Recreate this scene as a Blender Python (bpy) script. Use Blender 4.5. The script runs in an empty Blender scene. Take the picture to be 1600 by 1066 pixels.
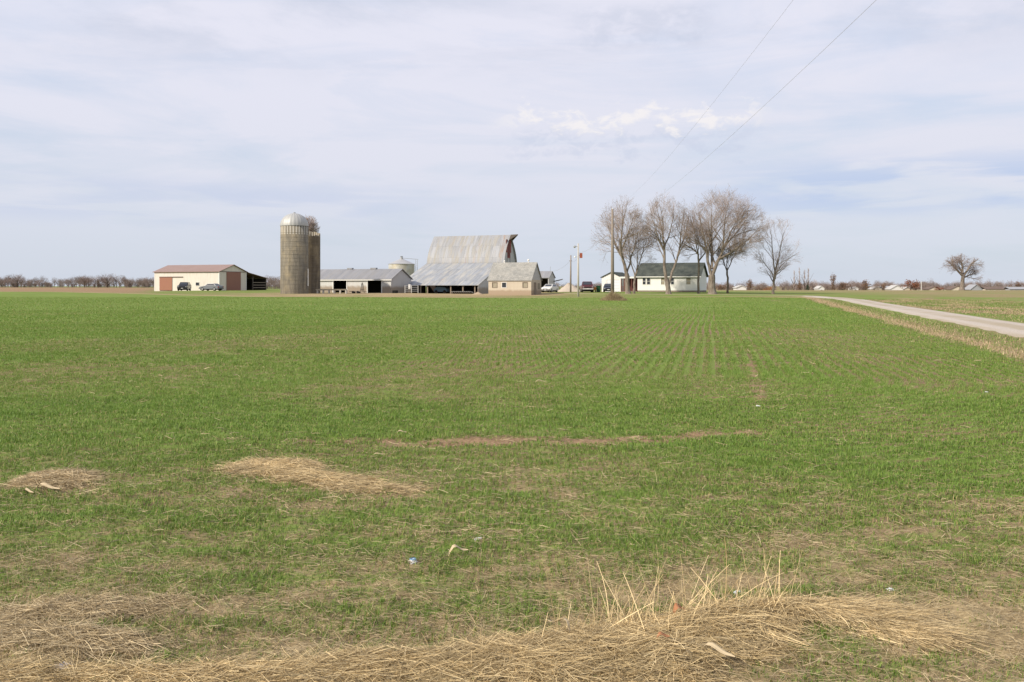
import bpy, math, random
import numpy as np
from mathutils import Vector, Matrix
R = math.radians
random.seed(7); rng = np.random.default_rng(11)
scene = bpy.context.scene
COL = scene.collection

# ------------------------------------------------------------------ camera
H_EYE = 1.65; F = 1386.0; HOR = 447.0        # focal length and horizon in 1600-px units
cam_d = bpy.data.cameras.new('camera'); cam = bpy.data.objects.new('camera', cam_d); COL.objects.link(cam)
cam.location = (0, 0, H_EYE); cam.rotation_euler = (R(90), 0, 0)
cam_d.sensor_width = 36; cam_d.lens = 36*F/1600; cam_d.shift_y = -(533-HOR)/1600
cam_d.clip_start = 0.05; cam_d.clip_end = 9000
scene.camera = cam

# ------------------------------------------------------------------ sun, sky, exposure
SUN_EL, SUN_AZ = 34.0, 237.0                   # azimuth clockwise from +Y (the view direction)
sd = Vector((math.sin(R(SUN_AZ))*math.cos(R(SUN_EL)), math.cos(R(SUN_AZ))*math.cos(R(SUN_EL)), math.sin(R(SUN_EL))))
sl = bpy.data.lights.new('sun', 'SUN'); sl.energy = 4.4; sl.angle = R(1.5); sl.color = (1.0, 0.90, 0.76)
so = bpy.data.objects.new('sun', sl); COL.objects.link(so); so.location = (0, 0, 60)
so.rotation_euler = sd.to_track_quat('Z', 'Y').to_euler()
scene.view_settings.view_transform = 'Standard'; scene.view_settings.look = 'None'
scene.view_settings.gamma = 1; scene.view_settings.use_curve_mapping = False
scene.view_settings.exposure = 0.25

world = bpy.data.worlds.new('World'); scene.world = world; world.use_nodes = True
def build_world():
    nt = world.node_tree; nt.nodes.clear(); N = nt.nodes.new; L = nt.links.new
    out = N('ShaderNodeOutputWorld'); bg = N('ShaderNodeBackground'); bg.inputs['Strength'].default_value = 0.1
    L(bg.outputs[0], out.inputs[0])
    sky = N('ShaderNodeTexSky'); sky.sky_type = 'NISHITA'; sky.sun_disc = False
    sky.sun_elevation = R(SUN_EL); sky.sun_rotation = R(SUN_AZ); sky.air_density = 1; sky.dust_density = 1.2
    tc = N('ShaderNodeTexCoord'); sep = N('ShaderNodeSeparateXYZ'); L(tc.outputs['Generated'], sep.inputs[0])
    def M(op, a, b=None, c=None, clamp=False):
        n = N('ShaderNodeMath'); n.operation = op; n.use_clamp = clamp
        for i, v in enumerate((a, b, c)):
            if v is None: continue
            if isinstance(v, (int, float)): n.inputs[i].default_value = v
            else: L(v, n.inputs[i])
        return n.outputs[0]
    def ss(v, a, b):
        n = N('ShaderNodeMapRange'); n.interpolation_type = 'SMOOTHSTEP'
        L(v, n.inputs[0]); n.inputs[1].default_value = a; n.inputs[2].default_value = b
        return n.outputs[0]
    X, Y, Z = sep.outputs
    el = M('MULTIPLY', M('ARCSINE', Z), 57.29578); az = M('MULTIPLY', M('ARCTAN2', X, Y), 57.29578)
    def mixc(f, a, b):
        n = N('ShaderNodeMix'); n.data_type = 'RGBA'
        if isinstance(f, (int, float)): n.inputs[0].default_value = f
        else: L(f, n.inputs[0])
        for s, v in ((6, a), (7, b)):
            if isinstance(v, tuple): n.inputs[s].default_value = (*v, 1)
            else: L(v, n.inputs[s])
        return n.outputs[2]
    def noise(vec, scale, det=6, rough=.55, dist=0.0):
        n = N('ShaderNodeTexNoise'); n.inputs['Scale'].default_value = scale; n.inputs['Detail'].default_value = det
        n.inputs['Roughness'].default_value = rough; n.inputs['Distortion'].default_value = dist; L(vec, n.inputs['Vector'])
        return n.outputs['Fac']
    # a high thin cloud sheet, projected on a plane overhead
    zz = M('ADD', M('MAXIMUM', Z, 0.0), 0.10)
    cx = N('ShaderNodeCombineXYZ'); L(M('DIVIDE', X, zz), cx.inputs[0]); L(M('DIVIDE', Y, zz), cx.inputs[1])
    sheet = noise(cx.outputs[0], 0.55, 7, .58, .6)
    c2 = N('ShaderNodeCombineXYZ'); L(M('MULTIPLY', az, .045), c2.inputs[0]); L(M('MULTIPLY', el, .26), c2.inputs[1])
    streak = noise(c2.outputs[0], 1.0, 7, .6, .8)
    # the colour of the sky between and through the clouds (strength 0.1: display linear = value / 10)
    hz = ss(el, 0, 17)
    clear = mixc(0.86, sky.outputs[0], mixc(hz, (5.25, 5.85, 6.8), (5.6, 6.2, 7.65)))
    cloud = mixc(hz, (6.1, 6.3, 7.1), (6.65, 6.7, 7.65))
    cover = M('ADD', M('MULTIPLY', ss(sheet, .28, .58), .7), M('MULTIPLY', ss(streak, .36, .6), .55), clamp=True)
    cover = M('MULTIPLY', cover, M('ADD', M('MULTIPLY', ss(el, .5, 8), .6), .4))
    col = mixc(cover, clear, cloud)
    # grey-blue darker bellies high up and blue gaps low on the right
    dark = M('MULTIPLY', M('MULTIPLY', ss(noise(cx.outputs[0], .9, 8, .6, .4), .44, .64), ss(el, 11.5, 16)), .75)
    col = mixc(dark, col, (4.75, 5.2, 6.35))
    c3 = N('ShaderNodeCombineXYZ'); L(M('MULTIPLY', az, .10), c3.inputs[0]); L(M('MULTIPLY', el, .9), c3.inputs[1]); c3.inputs[2].default_value = 3.3
    gapn = ss(noise(c3.outputs[0], 1.0, 5, .5, .5), .38, .56)
    win = M('MULTIPLY', M('MULTIPLY', ss(el, 3.5, 5.5), M('SUBTRACT', 1, ss(el, 6.2, 8.5))), ss(az, 8, 20))
    col = mixc(M('MULTIPLY', M('MULTIPLY', gapn, win), .85), col, (4.35, 5.2, 7.0))
    win2 = M('MULTIPLY', M('MULTIPLY', ss(el, 3.2, 4.8), M('SUBTRACT', 1, ss(el, 5.5, 7))), M('SUBTRACT', 1, ss(az, -16, 2)))
    col = mixc(M('MULTIPLY', M('MULTIPLY', gapn, win2), .5), col, (4.5, 5.15, 6.8))
    # row of small cumulus puffs with grey-blue undersides
    c4 = N('ShaderNodeCombineXYZ'); L(M('MULTIPLY', az, .62), c4.inputs[0]); L(M('MULTIPLY', el, 1.15), c4.inputs[1]); c4.inputs[2].default_value = 8.0
    pn = noise(c4.outputs[0], 1.0, 8, .62, .3)
    arc = M('SUBTRACT', el, M('ADD', 10.3, M('MULTIPLY', M('SINE', M('MULTIPLY', az, .9)), .25)))
    aw = M('MULTIPLY', ss(az, -2, 1.5), M('SUBTRACT', 1, ss(az, 14, 17)))
    puff = M('MULTIPLY', M('MULTIPLY', ss(M('SUBTRACT', pn, M('MULTIPLY', M('ABSOLUTE', M('SUBTRACT', arc, .2)), .15)), .38, .58), aw), .85)
    under = M('MULTIPLY', M('MULTIPLY', ss(M('SUBTRACT', pn, M('MULTIPLY', M('ABSOLUTE', M('ADD', arc, 1.0)), .12)), .36, .56), aw), .5)
    col = mixc(under, col, (5.0, 5.45, 6.7))
    col = mixc(puff, col, (7.9, 7.6, 7.6))
    blob = M('MULTIPLY', M('MULTIPLY', ss(az, 2, 6), M('SUBTRACT', 1, ss(az, 11.5, 14))), M('MULTIPLY', ss(el, 14.2, 15.4), M('SUBTRACT', 1, ss(el, 16.8, 18))))
    col = mixc(M('MULTIPLY', M('MULTIPLY', blob, ss(pn, .25, .65)), .5), col, (4.75, 5.15, 6.3))
    below = ss(el, -1.5, 0)
    col = mixc(below, (2.2, 2.2, 1.8), col)
    L(col, bg.inputs['Color'])
build_world()

# ------------------------------------------------------------------ helpers
def tag(o, label=None, cat=None, group=None, kind=None):
    if label: o['label'] = label
    if cat: o['category'] = cat
    if group: o['group'] = group
    if kind: o['kind'] = kind
    return o
def empty(name, loc, rz=0.0, label=None, cat=None, group=None):
    o = bpy.data.objects.new(name, None); COL.objects.link(o); o.location = loc; o.rotation_euler = (0, 0, rz)
    return tag(o, label, cat, group)
def mesh_obj(name, V, Fc, mat, parent=None, smooth=False, loc=None):
    me = bpy.data.meshes.new(name); me.from_pydata(V, [], Fc); me.update()
    if mat: me.materials.append(mat)
    if smooth: me.polygons.foreach_set('use_smooth', [True]*len(me.polygons))
    o = bpy.data.objects.new(name, me); COL.objects.link(o)
    if parent: o.parent = parent
    if loc: o.location = loc
    return o
class MB:
    def __init__(s): s.V = []; s.F = []
    def add(s, V, Fc):
        b = len(s.V); s.V += [tuple(v) for v in V]; s.F += [tuple(i+b for i in f) for f in Fc]; return s
    def box(s, x0, x1, y0, y1, z0, z1):
        V = [(x, y, z) for x in (x0, x1) for y in (y0, y1) for z in (z0, z1)]
        return s.add(V, [(0,1,3,2),(4,6,7,5),(0,4,5,1),(2,3,7,6),(0,2,6,4),(1,5,7,3)])
    def prism(s, poly, axis, a, b):
        """polygon in the two other axes, extruded along axis from a to b"""
        def p(u, v, w): return {'x': (w, u, v), 'y': (u, w, v), 'z': (u, v, w)}[axis]
        n = len(poly); V = [p(u, v, a) for u, v in poly]+[p(u, v, b) for u, v in poly]
        return s.add(V, [tuple(range(n))[::-1], tuple(range(n, 2*n))]+[(i, (i+1) % n, n+(i+1) % n, n+i) for i in range(n)])
    def tube(s, pts, rad, n=8, cap=True):
        rad = rad if isinstance(rad, (list, tuple)) else [rad]*len(pts)
        P = [Vector(p) for p in pts]; b = len(s.V); ref = None
        for i, p in enumerate(P):
            t = (P[min(i+1, len(P)-1)]-P[max(i-1, 0)]).normalized()
            if ref is None: ref = t.orthogonal().normalized()
            ref = (ref-t*ref.dot(t)); ref = ref.normalized() if ref.length > 1e-6 else t.orthogonal().normalized()
            w = t.cross(ref)
            for k in range(n):
                a = 2*math.pi*k/n; s.V.append(tuple(p+(ref*math.cos(a)+w*math.sin(a))*rad[i]))
        for i in range(len(P)-1):
            for k in range(n):
                s.F.append((b+i*n+k, b+i*n+(k+1) % n, b+(i+1)*n+(k+1) % n, b+(i+1)*n+k))
        if cap: s.F += [tuple(b+k for k in range(n))[::-1], tuple(b+(len(P)-1)*n+k for k in range(n))]
        return s
    def lathe(s, prof, n=32, cx=0, cy=0):
        b = len(s.V)
        for r, z in prof:
            for k in range(n):
                a = 2*math.pi*k/n; s.V.append((cx+r*math.cos(a), cy+r*math.sin(a), z))
        for i in range(len(prof)-1):
            for k in range(n):
                s.F.append((b+i*n+k, b+i*n+(k+1) % n, b+(i+1)*n+(k+1) % n, b+(i+1)*n+k))
        return s
    def wall(s, x0, x1, z0, z1, holes, y0, y1):
        """wall in the xz plane, y0..y1 thick, with rectangular holes (hx0,hx1,hz0,hz1)"""
        xs = sorted({x0, x1, *[h[0] for h in holes], *[h[1] for h in holes]})
        for a, b in zip(xs, xs[1:]):
            hs = sorted([(h[2], h[3]) for h in holes if h[0] < (a+b)/2 < h[1]]); z = z0
            for c, d in hs:
                if c > z+1e-4: s.box(a, b, y0, y1, z, c)
                z = d
            if z < z1-1e-4: s.box(a, b, y0, y1, z, z1)
        return s
    def build(s, name, mat, parent=None, smooth=False):
        return mesh_obj(name, s.V, s.F, mat, parent, smooth)
def copy_tree(o, parent=None):
    c = o.copy(); COL.objects.link(c)
    if parent: c.parent = parent
    for ch in [q for q in o.children]: copy_tree(ch, c)
    return c
def fast_mesh(name, V, Fc, mat, col=None, nper=3, smooth=False):
    """numpy mesh: V (n,3), Fc (m,nper)"""
    me = bpy.data.meshes.new(name); me.vertices.add(len(V)); me.vertices.foreach_set('co', np.ascontiguousarray(V, dtype=np.float32).ravel())
    m = len(Fc); me.loops.add(m*nper); me.loops.foreach_set('vertex_index', np.ascontiguousarray(Fc, dtype=np.int32).ravel())
    me.polygons.add(m); me.polygons.foreach_set('loop_start', np.arange(m, dtype=np.int32)*nper)
    if smooth: me.polygons.foreach_set('use_smooth', np.ones(m, dtype=bool))
    me.update(calc_edges=True)
    if col is not None:
        a = me.color_attributes.new('tone', 'FLOAT_COLOR', 'POINT')
        c = np.ones((len(V), 4), dtype=np.float32); c[:, :col.shape[1]] = col; a.data.foreach_set('color', c.ravel())
    if mat: me.materials.append(mat)
    o = bpy.data.objects.new(name, me); COL.objects.link(o); return o

# ------------------------------------------------------------------ numpy noise and the terrain
def vnoise(x, y, seed=0):
    xi = np.floor(x).astype(np.int64); yi = np.floor(y).astype(np.int64); fx = x-xi; fy = y-yi
    fx = fx*fx*(3-2*fx); fy = fy*fy*(3-2*fy)
    def h(a, b):
        n = (a*374761393+b*668265263+seed*1274126177) & 0xffffffff
        n = ((n ^ (n >> 13))*1274126177) & 0xffffffff
        return ((n ^ (n >> 16)) & 0xffff)/65535.0
    return (h(xi, yi)*(1-fx)+h(xi+1, yi)*fx)*(1-fy)+(h(xi, yi+1)*(1-fx)+h(xi+1, yi+1)*fx)*fy
def fbm(x, y, seed=0, o=4):
    s = 0; a = .5; t = 0
    for k in range(o):
        s = s+a*vnoise(x*2**k+17.3*k, y*2**k-9.1*k, seed+k); t += a; a *= .55
    return s/t
def sst(v, a, b):
    t = np.clip((v-a)/(b-a), 0, 1); return t*t*(3-2*t)

ctrl = [(11.2,99,0),(-25,112,.2),(0,112,.12),(15,113,.2),(28,112,.2),(3,141,.17),(-4,144,.17),(-6.3,165,.1),(-22,171,.1),
        (-1.9,176,.15),(-18,182,.15),(-22.4,164,.45),(-37,168,.45),(-36.8,150,.35),(-35.6,155,.35),(-59.4,180,.74),(-75,186,.56),
        (-53,195,.8),(31.3,148,.7),(21.5,152,.7),(17,158,.62),(9.3,125,.12),(10,150,.6),(7,165,.6),(12,165,.6),(18,138,.42),(30,138,.42),
        (40,137,.35),(40,115,.1),(45,110,0),(36,130,.3),(17.5,27,0),(23,48,0),(30,72,0),(-77,133,.45),(-85,158,.6),(-150,180,.8),(-150,280,.8),
        (-300,600,.8),(-100,600,.7),(0,600,.3),(60,250,.2),(120,250,.1),(140,330,0),(220,330,0),(70,320,.1),(200,460,-3),(300,460,-3),
        (120,470,-2.2),(170,700,-3),(500,700,-3),(60,500,-.6),(0,1500,.3),(1500,2500,-3),(-1500,2500,.8),(0,3000,.3),(45,60,0),(80,110,0),
        (60,30,0),(200,150,0),(400,300,0),(0,240,.5),(40,200,.5)]
for yy in (0, 12, 30, 50, 75, 92):
    for xx in (-1.1, -.6, -.2, .2, .6, 1.1): ctrl.append((xx*max(yy, 12), yy, 0.0))
for a in range(0, 360, 30): ctrl.append((60*math.sin(R(a)), -70+60*math.cos(R(a)), 0.0))
ctrl = np.array(ctrl, float)
def terrain(x, y):
    x = np.asarray(x, float); y = np.asarray(y, float); num = np.zeros_like(x); den = np.zeros_like(x)
    for cx, cy, cz in ctrl:
        d2 = (x-cx)**2+(y-cy)**2; w = 1/(d2+30.0+.0006*(cx*cx+cy*cy))**1.8
        num += w*cz; den += w
    return num/den*sst(np.hypot(x, y), 60, 100)
def G(px, py):
    """flat-ground point seen at (px,py)"""
    Y = H_EYE*F/(py-HOR); return (px-800)/F*Y, Y
def XA(px, Y): return (px-800)/F*Y
# straw heaps: (cx, cy, rx, ry, rot, height)
HEAPS = {'round': [(-3.80,7.40,.33,.30,0,.08)],
         'long': [(-2.12,7.95,.42,.33,-.10,.08),(-1.58,7.50,.50,.20,-.35,.06),(-1.10,7.18,.42,.10,-.12,.03)],
         'bank': [(-2.0,3.72,.6,.11,.0,.03),(-1.2,3.70,.6,.12,.05,.03),(-.50,3.76,.55,.18,.1,.05),(.10,3.86,.5,.26,.2,.06),(.60,3.98,.5,.32,.3,.08),(1.00,4.24,.34,.18,.3,.10),(1.32,4.42,.24,.12,.1,.09)],
         'fan': [(1.74,4.42,.26,.12,-.15,.06),(1.84,4.24,.24,.13,-.75,.05)],
         'mat': [(-2.20,4.45,.55,.16,.1,.03),(-2.05,4.08,.45,.16,-.2,.05),(-2.75,4.2,.4,.3,0,.04)]}
def heap_h(x, y, names=None):
    h = np.zeros_like(x)
    for k, L_ in HEAPS.items():
        if names and k not in names: continue
        for cx, cy, rx, ry, a, hh in L_:
            dx, dy = x-cx, y-cy; u = (dx*math.cos(a)+dy*math.sin(a))/rx; v = (-dx*math.sin(a)+dy*math.cos(a))/ry
            h = np.maximum(h, hh*np.clip(1-(u*u+v*v)/1.3, 0, 1)**.8)
    return h
def micro(x, y):
    r = np.hypot(x, y)
    return ((fbm(x*6, y*6, 5, 3)-.5)*.05+(fbm(x*25, y*25, 9, 2)-.5)*.018)*(1-sst(r, 25, 60))+(fbm(x*.7, y*.7, 31, 2)-.5)*.05*(1-sst(r, 40, 90))
def ground_z(x, y):
    x = np.asarray(x, float); y = np.asarray(y, float)
    z = terrain(x, y)+micro(x, y)+heap_h(x, y)*.8
    # the shallow ditch and bank beside the drive
    s = (x-17.5)*.961-(y-27.1)*.276
    z += -.10*np.exp(-((s+3.6)/1.2)**2)*(y < 105)*(y > -30)
    s2 = np.hypot(x-XA(957, 99), y-99); z += .45*np.exp(-(s2/1.3)**2)
    return z
def gz(x, y): return float(ground_z(np.array([x]), np.array([y]))[0])

EDGE_X = np.array([-400,-150,-85,-62,-48,-32,0,15,33.]); EDGE_Y = np.array([200,178,158,142,128,117,113,113,117.])
def field_side(x, y):
    """signed distance-ish: >0 inside the wheat field"""
    a = np.interp(x, EDGE_X, EDGE_Y)-y
    b = -((x-12.2)*.9645-(y-21)*.264)+ (fbm(x*.4, y*.25, 77, 3)-.5)*1.2
    return np.minimum(a+(fbm(x*.15, y*.15, 78, 2)-.5)*2, b)
def bandpx(x, y, pts, w):
    """soft band round a polyline of ground points"""
    d = np.full_like(x, 1e9)
    for (x0, y0), (x1, y1) in zip(pts, pts[1:]):
        dx, dy = x1-x0, y1-y0; t = np.clip(((x-x0)*dx+(y-y0)*dy)/(dx*dx+dy*dy), 0, 1)
        d = np.minimum(d, np.hypot(x-x0-t*dx, y-y0-t*dy))
    return np.exp(-(d/w)**2)
def zones(x, y):
    """green cover, dry straw/thatch, bare red soil, each 0..1"""
    f = sst(field_side(x, y), -.3, .5)
    r = np.hypot(x, y)
    n1 = fbm(x*.9, y*1.6, 1, 4); n2 = fbm(x*.25, y*.5, 2, 4); n3 = fbm(x*2.6, y*4.2, 3, 3)
    st = fbm((x*.976-y*.2185)*.55, (x*.2185+y*.976)*.03, 6, 4); br_ = fbm(x*.05, y*.35, 8, 4)
    g = .90+.40*(n2-.5)+.4*(n1-.5)+(.55*(st-.5)+.35*(br_-.5))*sst(y, 9, 15)
    near = (1-sst(y+.3*np.maximum(x, 0)+3.5*(n2-.5), 4.0, 9.5))*(1-.35*sst(x, .3, 1.5))            # thinning towards the road bank
    g -= near*(.20+1.3*(n3-.46))
    g -= .22*(1-sst(y, 3.7, 4.8))*sst(n1, .35, .65)*(1-.6*sst(x, .6, 1.2))
    lush = np.maximum.reduce([bandpx(x, y, [(-1.5,11.8),(.6,11.3),(3.3,11.4)], .7)*.3,
        bandpx(x, y, [G(1200,585),G(1330,600),G(1500,630),G(1600,660)], .7)*.9,
        bandpx(x, y, [G(1180,700),G(1380,720),G(1480,735),G(1640,755)], .8)*1.2,
        bandpx(x, y, [G(-50,640),G(300,640),G(560,665)], 1.2)*.35])
    g += lush*.5
    soil = np.maximum.reduce([bandpx(x, y, [G(560,690),G(760,692),G(960,688),G(1160,676)], .22)*1.2,
        bandpx(x, y, [G(1172,560),G(1180,600),G(1192,625)], .10), bandpx(x, y, [G(340,690),G(620,690)], .12)*.5])
    soil = soil*sst(fbm(x*4.5, y*7, 21, 4), .36, .6)
    g -= soil*.9
    brown = np.maximum.reduce([np.exp(-((x-XA(1560,7.2))**2/.5+(y-6.4)**2/.5))*1.0, np.exp(-((x-XA(1560,4.3))**2/.3+(y-4.3)**2/.5))*1.2,
        np.exp(-((x-G(1230,860)[0])**2/.25+(y-G(1230,860)[1])**2/.2))*.7])
    g -= brown*.45
    hp = sst(heap_h(x, y), .004, .04)
    g = g*(1-hp)
    g = np.clip(g, 0, 1.15)*f
    dry = np.clip(near*(.75+.5*(n1-.5))+.25*sst(n3, .4, .7)+brown*.6+hp, 0, 1)*f
    # outside the field: verge, yard, far fields
    out = 1-f
    s = (x-17.5)*.961-(y-27.1)*.276                                   # across the drive, + = far side
    side = (s > -8)*(y < 118)
    m1 = sst(fbm(x*.5, y*.18, 41, 4), .38, .62)
    vg = np.where(s < 0, sst(s, -3.6, -2.4)*.55+.12, .52+.5*(m1-.5)); vt = np.where(s < 0, 1-sst(s, -3.8, -2.2)*.7, np.clip(.25+m1*.35+.4*np.exp(-((s-8)/1.6)**2), 0, 1))
    yard = np.exp(-(((x+18)/27)**2+((y-146)/26)**2)**2)*(.45+.9*sst(fbm(x*.22, y*.35, 45, 4), .3, .6))+bandpx(x, y, [(-400,203),(-150,181),(-85,161),(-62,145),(-48,131),(-32,119.5),(0,115.5),(15,115.5),(40,120)], 1.3)*1.1
    rt = sst(x, 45, 75)*.22; yg = .62-rt+.6*(fbm(x*.12, y*.3, 43, 4)-.5); yt = .35+rt+.3*(fbm(x*.3, y*.3, 44, 3)-.5)
    lawn = np.exp(-(((x-26)/16)**2+((y-140)/16)**2)**2)
    g_o = np.where(side, vg, np.clip(yg+.1*lawn-yard*.6, 0, 1)); t_o = np.where(side, vt, np.clip(yt+yard*.7, 0, 1))
    redfar = sst(-x-70-(y-165)*.38, -6, 6)*sst(y-np.interp(x, EDGE_X, EDGE_Y), 5, 9)*(1-sst(y, 520, 560))*(1-sst(-x-140-(y-190)*.5, -8, 30))
    g_o = g_o*(1-redfar); t_o = t_o*(1-redfar*.6)
    g = g+g_o*out; dry = dry+t_o*out; soil = soil*f+redfar*out
    return np.clip(g, 0, 1.2), np.clip(dry, 0, 1), np.clip(soil, 0, 1)

# ------------------------------------------------------------------ materials
class NB:
    def __init__(s, name, rough=.7, spec=.3, metal=0):
        s.m = bpy.data.materials.new(name); s.m.use_nodes = True; s.nt = s.m.node_tree
        s.b = s.nt.nodes['Principled BSDF']; s.b.inputs['Roughness'].default_value = rough
        s.b.inputs['Specular IOR Level'].default_value = spec; s.b.inputs['Metallic'].default_value = metal
        s.tc = s.N('ShaderNodeTexCoord'); s.o = s.tc.outputs['Object']
    def N(s, t): return s.nt.nodes.new(t)
    def L(s, a, b): s.nt.links.new(a, b)
    def put(s, sock, v):
        if isinstance(v, tuple): sock.default_value = (*v, 1) if len(v) == 3 else v
        elif isinstance(v, (int, float)): sock.default_value = v
        else: s.L(v, sock)
    def math(s, op, a, b=0.0, clamp=False):
        n = s.N('ShaderNodeMath'); n.operation = op; n.use_clamp = clamp; s.put(n.inputs[0], a); s.put(n.inputs[1], b); return n.outputs[0]
    def map(s, vec=None, scale=(1,1,1), loc=(0,0,0), rot=(0,0,0)):
        n = s.N('ShaderNodeMapping'); s.L(vec or s.o, n.inputs[0]); n.inputs['Scale'].default_value = scale; n.inputs['Location'].default_value = loc; n.inputs['Rotation'].default_value = rot; return n.outputs[0]
    def noise(s, scale, det=4, rough=.55, vec=None, dist=0):
        n = s.N('ShaderNodeTexNoise'); s.L(vec or s.o, n.inputs['Vector']); n.inputs['Scale'].default_value = scale
        n.inputs['Detail'].default_value = det; n.inputs['Roughness'].default_value = rough; n.inputs['Distortion'].default_value = dist; return n.outputs['Fac']
    def ramp(s, f, a, b, lo=0.0, hi=1.0):
        n = s.N('ShaderNodeMapRange'); n.interpolation_type = 'SMOOTHSTEP'; s.L(f, n.inputs[0])
        for i, v in enumerate((a, b, lo, hi)): n.inputs[i+1].default_value = v
        return n.outputs[0]
    def mix(s, f, a, b, mode='MIX'):
        n = s.N('ShaderNodeMix'); n.data_type = 'RGBA'; n.blend_type = mode; s.put(n.inputs[0], f); s.put(n.inputs[6], a); s.put(n.inputs[7], b); return n.outputs[2]
    def bump(s, h, strength=.5, dist=.02):
        n = s.N('ShaderNodeBump'); n.inputs['Strength'].default_value = strength; n.inputs['Distance'].default_value = dist; s.L(h, n.inputs['Height']); s.L(n.outputs[0], s.b.inputs['Normal'])
    def wave(s, period, axis='X', vec=None):
        n = s.N('ShaderNodeTexWave'); n.bands_direction = axis; n.inputs['Scale'].default_value = .314/period; s.L(vec or s.o, n.inputs['Vector']); return n.outputs['Fac']
    def col(s, c): s.put(s.b.inputs['Base Color'], c); return s.m
def plain(name, c, rough=.7, var=.12, scale=3, metal=0, spec=.3):
    n = NB(name, rough, spec, metal); f = n.noise(scale, 5)
    return n.col(n.mix(f, tuple(v*(1-var) for v in c), tuple(min(1, v*(1+var)) for v in c)))
def siding(name, c, dirt=(.2,.15,.1), period=.23, axis='X', dirt_h=.0, rough=.5):
    """ribbed or lapped cladding, streaked with grime, splashed low down"""
    n = NB(name, rough); w = n.wave(period, axis)
    st = n.noise(1.0, 5, vec=n.map(scale=(2.5, 2.5, .35)))
    c1 = n.mix(n.ramp(st, .4, .75, 0, .35), c, tuple(a*.55+b*.45 for a, b in zip(c, dirt)))
    c1 = n.mix(n.ramp(w, .0, .25, .22, 0), c1, tuple(v*.6 for v in c))
    if dirt_h:
        sp = n.N('ShaderNodeSeparateXYZ'); n.L(n.o, sp.inputs[0])
        h = n.math('ADD', sp.outputs[2], n.math('MULTIPLY', n.noise(1.5, 4), -.5*dirt_h)); c1 = n.mix(n.ramp(h, dirt_h*.35, dirt_h*.8, .85, 0), c1, dirt)
    n.bump(w, .4, .02); return n.col(c1)
def galv(name, base, rust=(.30,.17,.10), rust_amt=.3, sheet=(.75, 2.4), rib=.15, ribax='X', warm=(.5,.47,.4)):
    """old galvanised sheets: each sheet weathered differently, ribs, rust runs"""
    n = NB(name, .6, .25, .1)
    br = n.N('ShaderNodeTexBrick'); v = n.map(rot=(R(90), 0, 0)); n.L(v, br.inputs['Vector'])
    br.inputs['Scale'].default_value = 1; br.inputs['Brick Width'].default_value = sheet[0]; br.inputs['Row Height'].default_value = sheet[1]; br.offset = .5
    br.inputs['Mortar Size'].default_value = .02; br.inputs['Mortar Smooth'].default_value = .6
    br.inputs['Color1'].default_value = (*[c*1.07 for c in base], 1); br.inputs['Color2'].default_value = (*[c*.84 for c in base], 1); br.inputs['Mortar'].default_value = (*[c*.55 for c in base], 1)
    c = br.outputs['Color']
    st = n.noise(1.0, 6, .6, vec=n.map(scale=(1.6, .25, .25))); c = n.mix(n.ramp(st, .42, .66, 0, .6), c, warm)
    dk = n.noise(1.0, 6, .7, vec=n.map(scale=(4.5, .3, .3), loc=(9, 0, 2))); c = n.mix(n.ramp(dk, .48, .68, 0, .5), c, tuple(v*.5 for v in base))
    ru = n.noise(1.0, 6, .65, vec=n.map(scale=(.9, .12, .13), loc=(3, 1, 7)), dist=.4); c = n.mix(n.ramp(ru, .66-rust_amt*.25, .78-rust_amt*.15, 0, .8), c, rust)
    w = n.wave(rib, ribax); c = n.mix(n.ramp(w, 0, .3, .2, 0), c, tuple(v*.5 for v in base))
    n.bump(w, .5, .02); return n.col(c)

m_cream = siding('cream_steel', (.66,.62,.55), period=.3)
m_gablecream = siding('cream_steel_gable', (.66,.60,.52), period=.3, axis='Y')
def _redroof():
    n = NB('brown_red_steel_roof', .45, .4); w = n.wave(.3, 'X'); f = n.noise(.5, 5)
    n.bump(w, .5, .02); return n.col(n.mix(n.ramp(w, 0, .25, .3, 0), n.mix(f, (.235,.15,.12), (.295,.20,.165)), (.18,.09,.07)))
m_redroof = _redroof()
m_rustdoor = siding('rust_brown_door', (.31,.145,.095), (.2,.1,.07), .3)
m_rustdoor_y = siding('rust_brown_door_gable', (.27,.125,.09), (.2,.1,.07), .3, 'Y')
m_trim = plain('white_trim', (.72,.71,.68), .5, .06)
m_darktrim = plain('dark_trim', (.11,.07,.06), .6)
m_wood = plain('weathered_wood', (.23,.19,.15), .85, .25, 6)
m_darkwood = plain('old_timber', (.09,.075,.06), .9, .3, 4)
m_inshade = plain('inside_shade_boards', (.035,.028,.025), .95, .3, 2)  # near-black boards: shade of open shed interiors put into the colour
m_glass = plain('window_glass', (.03,.035,.045), .12, .1, spec=.6)
m_board = plain('boarded_pane', (.30,.27,.20), .7, .2, 4)
m_milk = siding('tan_block_wall', (.50,.44,.345), (.3,.22,.15), .22, 'Z', .9)
m_milk_y = siding('tan_block_wall_side', (.50,.43,.33), (.3,.22,.15), .22, 'Z', .9)
m_whitewall = siding('chalky_white_boards', (.54,.54,.53), (.25,.19,.13), .25, 'X', 1.5)
m_greygable = siding('grey_gable_boards', (.46,.46,.46), (.25,.2,.15), .25, 'Y', 1.4)
m_houseside = siding('white_lap_siding', (.78,.765,.73), (.55,.53,.48), .2, 'Z', .0)
m_shingle = None
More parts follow.
